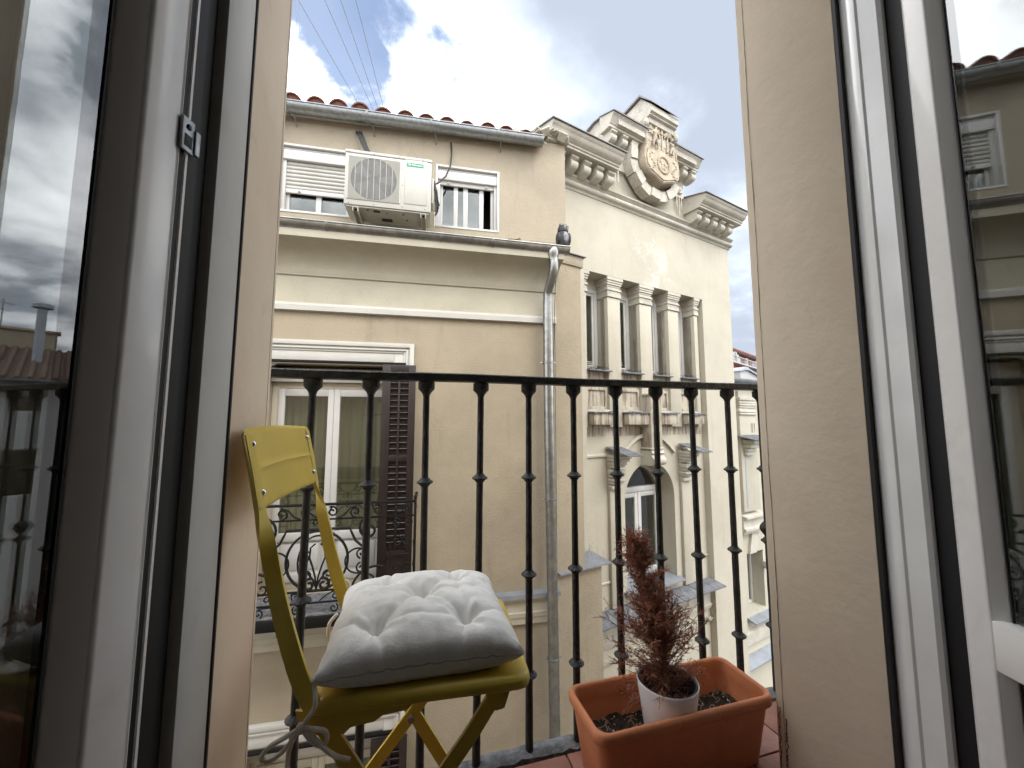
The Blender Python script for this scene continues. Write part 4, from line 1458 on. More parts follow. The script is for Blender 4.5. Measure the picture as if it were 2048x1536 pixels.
for x, z in ((1.196, 1.424), (1.207, 0.03), (1.225, -1.49), (1.235, -3.2)):
    c_ = part("collar", MB().lathe([(0.0542, -.010), (0.0595, -.009), (0.0595, .009), (0.0542, .010)], (x, 3.876, z), 20), "galvanised_dull", dp)
    part("clamp_screw", MB().tube([(x - .085, 3.88, z), (x + .085, 3.88, z)], 0.005, 8), "galvanised_dull", c_)
single("cable", MB().tube([(1.215, 3.65, 2.60), (1.247, 3.68, 2.50), (1.255, 3.80, 2.2), (1.258, 3.89, 1.4), (1.268, 3.93, 0.0), (1.290, 3.93, -2.2), (1.29, 3.93, -5)], 0.0035, 6), "cable_black", "thin dark cable hanging straight down beside the galvanised downpipe", "cable", frame=FA)

# ------------------------------------------------------------------ air conditioner
ac = thing("air_conditioner", "beige air conditioner outdoor unit with round grille mounted between the two upper windows", "air conditioner", (-0.42, 3.8, 2.74), FA)
ax0, ax1, az0, az1, ay0, ay1 = -0.815, -0.030, 2.790, 3.318, 3.620, 3.915
part("casing", MB().box(ax0 + .004, ax1 - .004, ay0, ay1, az0, az1 - .03, .006), "ac_beige", ac)
part("top_cover", MB().box(ax0, ax1, ay0 - .006, ay1 + .004, az1 - .0285, az1, .007), "ac_beige", ac)
gp = MB()
cx_, cz_, cr_ = -0.556, 3.050, 0.204
gx0, gx1, gz0, gz1 = -0.788, -0.318, 2.838, 3.268
# pressed square panel with a round hole
n_ = 48
sq, ci = [], []
for i in range(n_):
    a = 2 * PI * i / n_ + PI / 4
    c, s_ = math.cos(a), math.sin(a)
    k_ = 1 / max(abs(c), abs(s_))
    hx, hz = (gx1 - gx0) / 2, (gz1 - gz0) / 2
    sq.append(((gx0 + gx1) / 2 + hx * c * k_, (gz0 + gz1) / 2 + hz * s_ * k_))
    ci.append((cx_ + cr_ * c, cz_ + cr_ * s_))
o1 = [gp.bm.verts.new((x, ay0 - .0005, z)) for x, z in sq]
o2 = [gp.bm.verts.new((x, ay0 - .007, z + (.004 if z < 3.05 else -.004))) for x, z in sq]
c1 = [gp.bm.verts.new((x, ay0 - .007, z)) for x, z in ci]
c2 = [gp.bm.verts.new((x, ay0 - .0005, z)) for x, z in ci]
for i in range(n_):
    j = (i + 1) % n_
    gp.bm.faces.new((o1[i], o1[j], o2[j], o2[i]))
    gp.bm.faces.new((o2[i], o2[j], c1[j], c1[i]))
    gp.bm.faces.new((c1[i], c1[j], c2[j], c2[i]))
grp = part("grille_panel", gp, "ac_beige", ac)
part("fan_opening", MB().lathe([(cr_, -.0012), (cr_, -.0008)], (cx_, ay0, cz_), 48, 'y'), "ac_fins", grp)
fb = MB()
for i in range(5):
    a0 = 2 * PI * i / 5
    pts = [(cx_ + r * math.cos(a0 + o), ay0 - .002 - .001 * (o > 0.3), cz_ + r * math.sin(a0 + o)) for r, o in ((.04, -.3), (.19, -.25), (.195, .35), (.05, .45))]
    fb.quad(*pts)
part("fan_blade", fb, "ac_blade", grp)
wires = MB()
for i in range(44):
    z = gz0 + .012 + i * 0.00935
    if z < gz1 - .008:
        wires.box(gx0 + .008, gx1 - .008, ay0 - .0105, ay0 - .0078, z - .0011, z + .0011)
part("grille_wires", wires, "ac_wire", grp)
wv = MB()
for i in range(-3, 4):
    x = cx_ + i * 0.0545
    h = math.sqrt(max(0, cr_ ** 2 - (x - cx_) ** 2))
    wv.box(x - .0020, x + .0020, ay0 - .0125, ay0 - .0107, cz_ - h, cz_ + h)
part("grille_bars", wv, "ac_wire", grp)
sp_ = part("service_panel", loft([]) if False else MB().box(-0.281, -0.074, ay0 - .004, ay0 - .0005, 2.850, 3.290, .0035), "ac_beige", ac)
bd = part("badge", MB().box(-0.266, -0.110, ay0 - .0062, ay0 - .0042, 3.222, 3.258), "badge_green", ac)
tx = bpy.data.curves.new("lettering", 'FONT')
tx.body = "CIB Walenqueira"
tx.size = 0.0245
tx.extrude = 0.0004
tx.align_x = 'CENTER'
tx.align_y = 'CENTER'
to = bpy.data.objects.new("lettering_curve", tx)
COL.objects.link(to)
bpy.context.view_layer.update()
tme = bpy.data.meshes.new_from_object(to.evaluated_get(bpy.context.evaluated_depsgraph_get()))
bpy.data.objects.remove(to)
tme.materials.clear()
tme.materials.append(MATS["badge_text"])
to = part("lettering", tme, None, bd, at=(-0.188, ay0 - .0068, 3.240), rot=(R(90), 0, 0))
to.scale = (0.80, 1.0, 1.0)
scr = MB().lathe([(0.0042, 0), (0.0036, -.002)], (0, 0, 0), 8, 'y').mesh("screw")
scr.materials.append(MATS["cable_black"])
for x, z in ((-0.78, 3.297), (-0.56, 3.297), (-0.34, 3.297), (-0.115, 3.297), (-0.300, 3.19), (-0.300, 3.03), (-0.296, 2.815), (-0.77, 2.802), (-0.55, 2.806), (-0.09, 2.812)):
    part("screw", scr, None, ac, at=(x, ay0 - (.0065 if z > 3.29 else .0005), z))
part("base_pan", MB().box(ax0 + .02, ax1 - .02, ay0 + .012, ay1 - .01, az0 - .014, az0 - .001, .003), "ac_under", ac)
for x0_, x1_, y0_, y1_ in ((-0.56, -0.50, 3.66, 3.70), (-0.50, -0.40, 3.80, 3.86), (-0.30, -0.28, 3.68, 3.70), (-0.27, -0.25, 3.78, 3.80), (-0.62, -0.60, 3.66, 3.68), (-0.44, -0.43, 3.68, 3.70)):
    part("drain_slot", MB().box(x0_, x1_, y0_, y1_, az0 - .0155, az0 - .0142), "cable_black", ac)
for x in (-0.735, -0.128):
    k_ = MB()
    k_.box(x, x + .006, 3.622, 4.049, az0 - .062, az0 - .016, .001).box(x + .044, x + .050, 3.622, 4.049, az0 - .062, az0 - .016, .001).box(x + .0062, x + .0438, 3.622, 4.049, az0 - .023, az0 - .0165)
    k_.box(x, x + .05, 4.02, 4.0485, az0 - .28, az0 - .063, .002)
    kb = part("support_bracket", k_, "ac_under", ac)
    part("foot", MB().box(x - .02, x + .075, 3.632, 3.66, az0 - .0155, az0 - .0005), "ac_under", kb)
    part("bolt", MB().lathe([(0.008, 0), (0.008, .012)], (x + .025, 3.66, az0 - .034), 8), "cable_black", kb)
part("side_valve_cover", MB().box(ax1 - .003, ax1 + .02, 3.70, 3.86, 2.93, 3.19, .008), "ac_beige", ac)
G_CAB = "black cables around the air conditioner"
cbm = MB()
for i, o in enumerate((-.020, -.006, .008, .022)):
    cbm.tube([(-0.790 + o, 4.045, 3.80 + .008 * (i % 2)), (-0.775 + o, 3.99, 3.775), (-0.745 + o, 3.965, 3.70), (-0.715 + o * .9, 3.95, 3.62), (-0.68 + o * .8, 3.93, 3.54), (-0.65 + o * .8, 3.925, 3.42), (-0.64 + o, 3.925, 3.30)], 0.0095, 8)
single("cable_bundle", cbm, "cable_black", "thick bundle of black pipes dropping from the wall behind the air conditioner", "cable", G_CAB, FA)
hs = [(0.162, 4.05, 3.845), (0.165, 4.03, 3.80), (0.170, 4.02, 3.68), (0.158, 4.01, 3.55), (0.110, 3.99, 3.41), (0.04, 3.95, 3.31), (-0.015, 3.90, 3.24), (-0.022, 3.90, 3.12)]
single("cable", MB().tube([Vector(hs[i]).lerp(Vector(hs[i + 1]), q / 4) for i in range(len(hs) - 1) for q in range(4)] + [Vector(hs[-1])], 0.0085, 8), "cable_black", "single black hose looping from the wall down to the air conditioner's right edge", "cable", G_CAB, FA)
tg = MB()
tr_ = random.Random(4)
for i in range(7):
    x, y = -0.012 + tr_.uniform(0, .02), 3.86 + tr_.uniform(-.04, .03)
    tg.tube([(x, y, 3.24 - .02 * i), (x + .012, y, 3.14), (x + .018 + tr_.uniform(-.01, .02), y, 3.03), (x + .03 + tr_.uniform(-.01, .02), y, 2.93 + .01 * i), (x + .02, y + .01, 2.88 + .015 * i)], 0.0085, 6)
single("cable_tangle", tg, "cable_black", "untidy tangle of black cables hanging at the air conditioner's side by the open window", "cable", G_CAB, FA)

# ------------------------------------------------------------------ owl decoy, debris on the gutter
ow = thing("owl_decoy", "dark plastic owl decoy perched on the gutter end above the downpipe", "decoy", (1.315, 3.71, 2.612), FA)
part("body", MB().lathe([(0.040, 0), (0.060, .008), (0.073, .05), (0.0755, .09), (0.068, .13), (0.050, .158), (0.046, .166)], (1.315, 3.71, 2.612), 20), "owl_dark", ow)
hd = MB().lathe([(0.054, .160), (0.056, .166), (0.054, .195), (0.046, .222), (0.030, .236), (0.010, .240)], (1.315, 3.71, 2.612), 20)
hdo = part("head", hd, "owl_dark", ow)
for sx in (-.033, .033):
    part("ear_tuft", MB().lathe([(0.012, 0), (0.007, .014), (0.001, .030)], (1.315 + sx, 3.70, 2.612 + .228), 8), "owl_dark", hdo)
    part("eye", MB().ball((1.315 + .02 + sx * .55, 3.660, 2.612 + .205), .0075, (1, .5, 1.1), 2), "cable_black", hdo)
part("face_disc", MB().ball((1.332, 3.672, 2.612 + .195), .034, (1, .55, .95), 3), "owl_light", hdo)
part("beak", MB().lathe([(0.006, .012), (0.0045, 0), (0.001, -.014)], (1.338, 3.652, 2.612 + .192), 8), "cable_black", hdo)
part("breast", MB().ball((1.322, 3.668, 2.612 + .085), .056, (.75, .66, 1.25), 3), "owl_light", ow)
for sx in (-1, 1):
    part("wing", MB().ball((1.315 + sx * .055, 3.695, 2.612 + .085), .05, (.50, 1.0, 1.45), 2), "owl_dark", ow)
dbm = MB()
for i in range(22):
    a = tr_.uniform(0, 6.28)
    dbm.tube([(0.80 + tr_.uniform(-.03, .03), 3.72, 2.632 + tr_.uniform(-.008, .02)), (0.80 + .07 * math.cos(a), 3.72 + .03 * math.sin(a), 2.64 + tr_.uniform(-.005, .03))], 0.0028, 5)
single("twig_tuft", dbm, "shutter_brown", "small dark tuft of twigs caught on the lower gutter", "debris", frame=FA)
single("wire", MB().tube([(0.70, 4.0, 2.80), (0.74, 3.95, 2.74), (0.79, 3.80, 2.66), (0.82, 3.72, 2.64)], 0.002, 5), "wire_grey", "thin loose wire from the upper window corner to the twig tuft", "wire", frame=FA)
single("wire", MB().tube([(0.95, 3.70, 2.645), (1.02, 3.68, 2.640), (1.12, 3.66, 2.622), (1.20, 3.655, 2.628), (1.215, 3.65, 2.60)], 0.0025, 5), "wire_grey", "thin loose wire lying along the gutter rim towards the owl", "wire", frame=FA)

# ------------------------------------------------------------------ wrought iron balcony of the building across
ib = thing("iron_balcony", "black wrought iron balcony with scrolls below the tan building's french window", "balcony", (-0.885, 3.58, -0.84), FA)
YB = 3.585
bx0, bx1, bxc = -1.663, -0.107, -0.885
part("slab", MB().box(bx0 - .02, bx1 + .02, 3.552, 3.998, -0.840, -0.752, .006), "iron_far", ib)
part("slab_top", MB().box(bx0, bx1, 3.57, 3.997, -0.7515, -0.742), "edge_stone", ib)
part("top_rail", MB().box(bx0, bx1, YB - .018, YB + .018, .116, .134, .003), "iron_far", ib)
part("rail", MB().box(bx0, bx1, YB - .006, YB + .006, -.003, .010), "iron_far", ib)
part("rail", MB().box(bx0, bx1, YB - .006, YB + .006, -.570, -.556), "iron_far", ib)
part("rail", MB().box(bx0, bx1, YB - .006, YB + .006, -.660, -.648), "iron_far", ib)
for x in (bx0 + .006, bx1 - .006):
    po = part("post", MB().box(x - .009, x + .009, YB - .009, YB + .009, -.742, .150, .002), "iron_far", ib)
    part("finial", MB().ball((x, YB, .160), .016, (1, 1, .9), 2), "iron_far", po)
    part("side_rail", MB().box(x - .012, x + .012, YB + .0165, 3.998, .121, .131), "iron_far", ib)
    part("side_rail", MB().box(x - .005, x + .005, YB + .007, 3.998, -.002, .009), "iron_far", ib)
    for k_ in range(3):
        part("side_bar", MB().tube([(x, 3.66 + k_ * .11, -.742), (x, 3.66 + k_ * .11, .120)], .006, 6), "iron_far", ib)


def scroll(pts, r=0.0065):
    return part("scroll", MB().tube([Vector((p[0], YB, p[2])) for p in pts], r * 1.15, 6), "iron_far", ib)


scroll(arc((bxc, -.325), .236, 0, 360, 40), .0095)
scroll([(bxc + .148 * math.cos(R(a)), 0, -.335 + .21 * math.sin(R(a))) for a in range(-60, 241, 12)])
for sg in (-1, 1):
    def mx(pts):
        return [(bxc + sg * p[0], 0, p[2]) for p in pts]
    scroll(mx(spiral((.095, -.30), .012, .055, 0, 500, 26)))
    scroll(mx(spiral((.085, -.435), .010, .045, 200, 640, 22)))
    scroll(mx([(0, 0, -.56), (.012, 0, -.45), (.035, 0, -.37), (.06, 0, -.30), (.055, 0, -.22), (.02, 0, -.19)]))
    scroll(mx([(0, 0, -.54), (.03, 0, -.47), (.07, 0, -.42), (.11, 0, -.40)]))
    scroll(mx(spiral((.055, -.515), .014, .052, 60, 470, 22)), .0095)
    scroll(mx([(0, 0, -.075), (.24, 0, -.075), (.262, 0, -.12), (.29, 0, -.18), (.34, 0, -.225), (.40, 0, -.245)]), .009)
    scroll(mx(spiral((.42, -.105), .058, .135, 250, 100, 18)), .009)
    scroll(mx(spiral((.40, -.105), .03, .062, 520, 90, 22)), .010)
    scroll(mx(arc((.315, -.345), .10, 60, 300, 20)))
    scroll(mx(spiral((.345, -.285), .010, .045, 180, 620, 24)))
    scroll(mx(spiral((.345, -.405), .010, .045, 180, -260, 24)))
    scroll(mx(arc((.47, -.60), .20, 75, 170, 18)), .009)
    scroll(mx(spiral((.40, -.52), .012, .06, 10, 450, 24)))
    scroll(mx([(.03, 0, -.04), (.045, 0, -.02), (.035, 0, .0), (.0, 0, -.005), (-.012, 0, -.03)]))
    # frieze between the two top rails
    scroll(mx(spiral((.10, .062), .010, .044, 20, 480, 24)))
    scroll(mx([(-.01, 0, .012), (.03, 0, .025), (.07, 0, .055), (.10, 0, .104)]))
    scroll(mx(spiral((.285, .055), .010, .046, 200, 640, 24)))
    scroll(mx([(.145, 0, .012), (.19, 0, .03), (.24, 0, .085), (.29, 0, .101)]))
    scroll(mx(spiral((.46, .062), .010, .044, 20, 480, 24)))
    # end panel with four volutes round a bar
    for cz0, fl in ((-.205, 1), (-.42, -1)):
        for cx0 in (.625, .715):
            s0 = 1 if cx0 < .67 else -1
            scroll(mx([(cx0 + s0 * p[0], 0, cz0 + fl * p[2]) for p in spiral((0, 0), .010, .046, 0, 430, 22)]), .005)
    scroll(mx([(.575, 0, -.205), (.565, 0, -.31), (.575, 0, -.42)]), .005)
    scroll(mx([(.762, 0, -.205), (.772, 0, -.31), (.762, 0, -.42)]), .005)
    scroll(mx([(.60, 0, -.315), (.74, 0, -.315)]), .005)
    for cx0 in (.615, .715):
        scroll(mx(spiral((cx0, -.055), .010, .042, 30, 460, 20)), .005)
    scroll(mx(spiral((.64, .062), .010, .035, 0, 420, 18)), .005)
    scroll(mx(spiral((.70, .062), .010, .035, 180, 600, 18)), .005)
    scroll(mx(spiral((.15, -.605), .008, .036, 0, 420, 18)), .005)
    scroll(mx(spiral((.36, -.605), .008, .036, 180, 600, 18)), .005)
    scroll(mx([(.03, 0, -.64), (.08, 0, -.60), (.13, 0, -.575), (.19, 0, -.58)]), .005)
    scroll(mx(spiral((.14, -.705), .008, .036, 0, 420, 18)), .005)
    scroll(mx(spiral((.42, -.705), .008, .036, 180, 600, 18)), .005)
    scroll(mx([(.20, 0, -.735), (.26, 0, -.69), (.34, 0, -.665), (.42, 0, -.67)]), .005)

# ================================================================== PIER BETWEEN THE TWO BUILDINGS
pr = thing("pier", "tan plastered pier between the two buildings beside the downpipe", "pier", (0.2, -0.3, -7), FT)
part("shaft", MB().prism([(0.006, -0.30), (0.375, -0.30), (0.390, -0.285), (0.390, 0.25), (0.006, 0.25)], -0.745, 2.60, 'z'), "stucco_tan", pr)
part("cap_block", MB().box(-0.02, 0.408, -0.318, 0.26, 2.585, 2.706, .004), "stucco_upper", pr)
part("cap_sheet", MB().box(-0.03, 0.436, -0.345, 0.27, 2.7065, 2.716), "roof_metal", pr)
part("base_block", MB().box(0.0045, 0.612, -0.302, 0.25, -7, -0.775), "stucco_tan", pr)
part("ledge_flashing", MB().prism([(-0.345, -0.762), (-0.345, -0.745), (0.10, -0.700), (0.26, -0.690), (0.26, -0.774), (-0.31, -0.774)], 0.012, 0.722, 'x'), "zinc_sheet", pr)
bs = MB()
for i in range(26):
    x, y = 0.42 + rt.uniform(0, .28), -0.28 + rt.uniform(0, .35)
    a = rt.uniform(-.7, .7)
    bs.tube([(x, y, -.73), (x + .11 * math.sin(a), y - .03, -.73 + .125 * math.cos(a))], 0.0011, 4)
part("bird_spikes", bs, "wire_grey", pr, kind="stuff")

# ================================================================== ORNATE CREAM BUILDING WITH THE CREST
ob = thing("ornate_building", "cream building with a carved crest on its gable, four narrow windows and an arched window", "building", (1.9, 0.2, -7), FT)
AC_ = 1.92
NW = [(0.76, 1.13), (1.36, 1.74), (1.98, 2.345), (2.58, 2.96)]
# main planes
b = MB()
b.box(-0.32, 0.70, 0.0, 0.6, -7, 2.7355)
b.box(3.136, 3.915, 0.0, 0.6, -7, 2.7355)
b.box(-0.32, 3.915, 0.0, 0.6, 2.736, 4.26)
part("wall", b, "cream_wall", ob)
part("side_wall", MB().box(3.50, 3.914, 0.601, 6.0, -7, 4.0), "cream_wall", ob)
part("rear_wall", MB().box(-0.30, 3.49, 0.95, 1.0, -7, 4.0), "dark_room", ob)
# recessed field: around the narrow windows, and around the arch
part("recess_wall", holed(0.7005, 3.1355, 0.62, 2.735, 0.10, 0.45, [(a, c, 1.47, 2.74) for a, c in NW]), "cream_stained", ob)
ar = 0.50
SPR, SILL = -0.25, -1.33
wall_lo = MB()
wall_lo.box(0.7005, AC_ - ar, 0.10, 0.45, -1.40, 0.6195)
wall_lo.box(AC_ + ar, 3.1355, 0.10, 0.45, -1.40, 0.6195)
n_ = 28
pf, pb_ = [], []
for y, lst in ((0.10, pf), (0.45, pb_)):
    for i in range(n_ + 1):
        a = PI - PI * i / n_
        lst.append((wall_lo.bm.verts.new((AC_ + ar * math.cos(a), y, SPR + ar * math.sin(a))), wall_lo.bm.verts.new((AC_ + ar * math.cos(a), y, 0.6195))))
for lst in (pf, pb_):
    for i in range(n_):
        wall_lo.bm.faces.new((lst[i][0], lst[i + 1][0], lst[i + 1][1], lst[i][1]))
for i in range(n_):
    wall_lo.bm.faces.new((pf[i][0], pf[i + 1][0], pb_[i + 1][0], pb_[i][0]))
    wall_lo.bm.faces.new((pf[i][1], pf[i + 1][1], pb_[i + 1][1], pb_[i][1]))
part("arch_wall", wall_lo, "cream_wall", ob, smooth_angle=30)
part("base_wall", MB().box(0.7005, 3.1355, 0.10, 0.45, -7, -1.4005), "cream_wall", ob)

# pilasters between the narrow windows with moulded capitals
pil_prof = [(0.32, 2.7345), (-0.006, 2.7345), (-0.006, 2.690), (0.004, 2.684), (0.006, 2.660), (0.016, 2.628), (0.032, 2.606), (0.034, 2.590), (0.022, 2.585), (0.014, 2.572), (0.014, 2.556), (0.024, 2.545), (0.028, 2.525), (0.016, 2.519), (0.016, 2.470), (0.026, 2.464), (0.032, 2.462), (0.32, 2.462)]
for a, c in ((0.7005, 0.76), (1.13, 1.36), (1.74, 1.98), (2.345, 2.58), (2.96, 3.045)):
    p_ = part("pilaster", MB().box(a, c, 0.040, 0.36, 0.74, 2.4615, .004), "cream_wall", ob)
    cp = MB()
    w_ = 0.012
    e0, e1 = (0 if a < 0.71 else w_), (w_)
    ys = [q[0] for q in pil_prof]
    # side profile follows the front profile: a stepped set of slabs
    for (z0, z1, o) in ((2.690, 2.7345, .030), (2.660, 2.6895, .022), (2.632, 2.6595, .016), (2.607, 2.6315, .006), (2.590, 2.6065, .002), (2.573, 2.5895, .012), (2.556, 2.5725, .016), (2.526, 2.5555, .006), (2.519, 2.5255, .012), (2.468, 2.5185, .012)):
        cp.box(max(a - o, 0.7006), c + o, 0.040 - o * 1.35, 0.36, z0, z1, .003 if z1 - z0 > .02 else .002, 1)
    part("capital", cp, "cream_trim", p_)
for a, c in NW:
    wd = part("window", frame_ring(MB(), a + .002, c - .002, 1.478, 2.60, 0.052, 0.235, 0.285, .003), "window_white", ob)
    part("head_board", MB().box(a + .002, c - .002, .245, .28, 2.601, 2.734), "cream_trim", wd)
    fr_ = MB()
    frame_ring(fr_, a + .055, c - .055, 1.531, 2.547, .035, .248, .275, .003)
    part("sash", fr_, "window_white", wd)
    part("glass_pane", MB().box(a + .088, c - .088, .258, .262, 1.566, 2.512), "pane_glass", wd, smooth_angle=None)
    rl_ = MB()
    for i in range(6):
        rl_.box(a + .004, a + .22 - i * .012, .150 + .008 * (i % 2), .232, 1.482 + i * .024, 1.488 + i * .024, .001, 1, Matrix.Rotation(rt.uniform(-.03, .03), 4, 'Y'))
    part("fallen_slats", rl_, "cream_weathered", wd)
    nb = MB()
    for i in range(60):
        x, y, z = rt.uniform(a + .02, c - .03), rt.uniform(.0, .2), 1.483 + rt.uniform(0, .03)
        ang = rt.uniform(0, 6.28)
        l = rt.uniform(.02, .07)
        nb.tube([(x, y, z), (x + l * math.cos(ang), y + l * .5 * math.sin(ang), z + rt.uniform(-.005, .02))], .0022, 4)
    part("nest_litter", nb, "shutter_brown", wd, kind="stuff")
    sl_ = MB().box(a - .006, c + .014, -0.012, .22, 1.452, 1.4705, .004)
    part("sill", sl_, "slate", ob)
    # stained apron with a sunk panel
    ap = MB()
    frame_ring(ap, a + .001, c - .001, 0.965, 1.255, 0.04, 0.078, 0.0995, .002)
    part("apron_panel", ap, "cream_stained", ob)
    # bracket shelf with a slate cap
    sh_ = part("bracket_shelf", MB().box(a + .012, c + .012, -0.055, .099, 0.772, 0.918, .005), "cream_stained", ob)
    tp = MB()
    x = a - .012
    while x < c + .03:
        w2 = rt.uniform(.05, .10)
        tp.box(x, min(x + w2, c + .034), -0.082 + rt.uniform(-.006, .006), .098, 0.919 + rt.uniform(-.002, .002), 0.934 + rt.uniform(-.003, .004), .003, 1, Matrix.Rotation(rt.uniform(-.008, .008), 4, 'Y'))
        x += w2 + .003
    part("slate_cap", tp, "slate", sh_)
    part("backing_block", MB().box(a + .002, c - .002, .04, .0995, 0.9365, 0.9645), "cream_weathered", ob)
# central console from the panels down to the arch
cs = MB()
cs.box(1.755, 1.975, -0.085, .099, .42, 1.165, .006)
co_ = part("console", cs, "cream_stained", ob)
part("console_cap", MB().box(1.735, 1.995, -0.115, .099, 1.166, 1.195, .006), "cream_trim", co_)
part("console_scroll", MB().prism([(.099, .419), (-.085, .419), (-.095, .405), (-.105, .39), (-.09, .375), (-.075, .37), (-.10, .34), (-.125, .315), (-.135, .28), (-.12, .245), (-.08, .225), (.099, .222)], 1.745, 1.985, 'x'), "cream_trim", co_, smooth_angle=50)
part("console_bead", MB().box(1.738, 1.992, -0.092, .098, .44, .462, .008), "cream_trim", co_)
# segmental hood moulding above the arch
hm = MB()
for half in (0, 1):
    pts = [(1.36 + .42 * i / 12, .36 + .235 * math.sin(PI / 2 * i / 12)) for i in range(13)]
    if half:
        pts = [(2 * AC_ - x - .06, z) for x, z in pts]
    top = [(x, z + .045) for x, z in pts]
    hm.prism(pts + top[::-1], .055, .0995, 'y')
part("hood_moulding", hm, "cream_trim", ob, smooth_angle=35)
for a, c in ((1.12, 1.30), (2.54, 2.72)):
    part("pilaster_strip", MB().box(a, c, .055, .0995, -1.50, 0.40, .004), "cream_wall", ob)
    st = MB()
    for z0, z1, o in ((.345, .385, .10), (.305, .344, .085), (.255, .304, .06), (.225, .254, .045), (.135, .20, .05), (.105, .134, .035), (.05, .085, .045), (.02, .049, .03), (-.05, .0, .02)):
        st.box(a - o * .25, c + o * .25, .054 - o * 1.9, .098, z0, z1, min(.008, (z1 - z0) * .3))
    hs_ = part("hood_bracket", st, "cream_trim", ob, smooth_angle=50)
    for i in range(3):
        x0 = a - .035 + i * .085
        part("slate", MB().box(-.041, .041, -.20, .20, -.006, .006, .002, 1), "slate", hs_, at=(x0 + .04, -.115 + rt.uniform(-.01, .01), .437 + rt.uniform(-.003, .004)), rot=(R(14) + rt.uniform(-.02, .02), rt.uniform(-.03, .03), rt.uniform(-.02, .02)))
for a, c in ((.7006, 1.12), (2.72, 3.1354)):
    part("string_course", MB().prism([(.0995, .36), (.082, .362), (.078, .385), (.086, .395), (.086, .41), (.0995, .412)], a, c, 'x'), "cream_trim", ob)
for a, c in ((.7006, 1.12), (2.72, 3.1354)):
    part("string_course", MB().prism([(.0995, -1.20), (.085, -1.198), (.082, -1.18), (.0995, -1.175)], a, c, 'x'), "cream_trim", ob)
# arched window
aw = MB()
for (ri, ro, y0, y1) in ((.425, .499, .335, .40), ):
    seg = 28
    rings = []
    for y in (y0, y1):
        for r_ in (ri, ro):
            rings.append([aw.bm.verts.new((AC_ + r_ * math.cos(PI * i / seg), y, SPR + r_ * math.sin(PI * i / seg))) for i in range(seg + 1)])
    for i in range(seg):
        for p_, q_ in ((0, 1), (1, 3), (3, 2), (2, 0)):
            aw.bm.faces.new((rings[p_][i], rings[p_][i + 1], rings[q_][i + 1], rings[q_][i]))
aw.box(AC_ - .499, AC_ - .425, .335, .40, SILL + .002, SPR, .004)
aw.box(AC_ + .425, AC_ + .499, .335, .40, SILL + .002, SPR, .004)
win = part("arched_window", aw, "window_white", ob)
part("transom", MB().box(AC_ - .4245, AC_ + .4245, .325, .40, SPR + .06, SPR + .135, .006), "window_white", win)
for a, c in ((AC_ - .424, AC_ - .004), (AC_ + .004, AC_ + .424)):
    part("casement", frame_ring(MB(), a, c, SILL + .01, SPR + .055, .062, .330, .385, .005), "window_white", win)
    part("glass_pane", MB().box(a + .06, c - .06, .352, .356, SILL + .07, SPR - .005), "pane_glass", win, smooth_angle=None)
fl = MB()
ring = [fl.bm.verts.new((AC_ + .43 * math.cos(PI * i / 24), .36, SPR + .136 + (.43 - .136) / .43 * .43 * math.sin(PI * i / 24))) for i in range(25)]
fl.bm.faces.new(ring)
part("fanlight", fl, "pane_glass", win, smooth_angle=None)
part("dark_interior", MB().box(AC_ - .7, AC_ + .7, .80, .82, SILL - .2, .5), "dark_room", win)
part("window_sill", MB().prism([(.40, -1.318), (.33, -1.322), (-.005, -1.385), (-.005, -1.400), (.099, -1.392), (.40, -1.345)], 1.37, 2.47, 'x'), "zinc_sheet", ob)
# ledge of slates with mouldings under it, in the recessed field
lp = part("ledge_moulding", MB().prism([(.0995, -1.95), (.075, -1.945), (.07, -1.91), (.055, -1.905), (.05, -1.88), (.075, -1.87), (.075, -1.68), (.05, -1.66), (.02, -1.64), (-.02, -1.625), (-.03, -1.60), (-.03, -1.575), (.0995, -1.56)], .7006, 3.1354, 'x'), "cream_trim", ob, smooth_angle=35)
x = .705
while x < 3.12:
    w2 = rt.uniform(.12, .20)
    part("slate", MB().box(0, min(w2, 3.13 - x), -.13, .13, -.008, .008, .002, 1), "slate", lp, at=(x, -.045 + rt.uniform(-.008, .008), -1.535 + rt.uniform(-.003, .004)), rot=(R(10), 0, 0))
    x += w2 + .004
part("string_course", MB().prism([(.0995, -2.12), (.06, -2.115), (.055, -2.075), (.0995, -2.07)], .7006, 3.1354, 'x'), "cream_trim", ob)
part("pilaster_joint", MB().box(3.1365, 3.913, -.003, -.0005, -1.905, -1.900), "cream_weathered", ob)

# ------------------------------------------------------------------ entablature, gable and crest
mp_ = [(.05, 3.735), (-.012, 3.738), (-.018, 3.752), (-.030, 3.765)] + [(-.030 - .042 * math.sin(R(a)), 3.80 - .035 * math.cos(R(a))) for a in range(0, 181, 20)] + [(-.04, 3.845), (-.06, 3.86), (-.085, 3.875), (-.088, 3.892), (-.02, 3.905), (.05, 3.906)]
part("architrave_moulding", MB().prism(mp_, -0.32, 3.955, 'x'), "cream_trim", ob, smooth_angle=35)
cyma = [(.30, 4.035), (-.285, 4.035), (-.285, 4.060), (-.300, 4.064), (-.302, 4.085), (-.318, 4.092), (-.345, 4.105), (-.362, 4.125), (-.372, 4.15), (-.392, 4.165), (-.400, 4.180), (-.400, 4.196), (.10, 4.33), (.30, 4.33)]
for a, c in ((-.06, 1.065), (2.745, 3.865)):
    cn = part("cornice", MB().prism(cyma, a, c, 'x'), "cream_trim", ob, smooth_angle=30)
    part("metal_cap", MB().prism([(-.425, 4.193), (-.425, 4.203), (.10, 4.345), (.32, 4.345), (.32, 4.332), (.10, 4.332), (-.41, 4.1965)], a - .02, c + .03, 'x'), "roof_metal", cn)
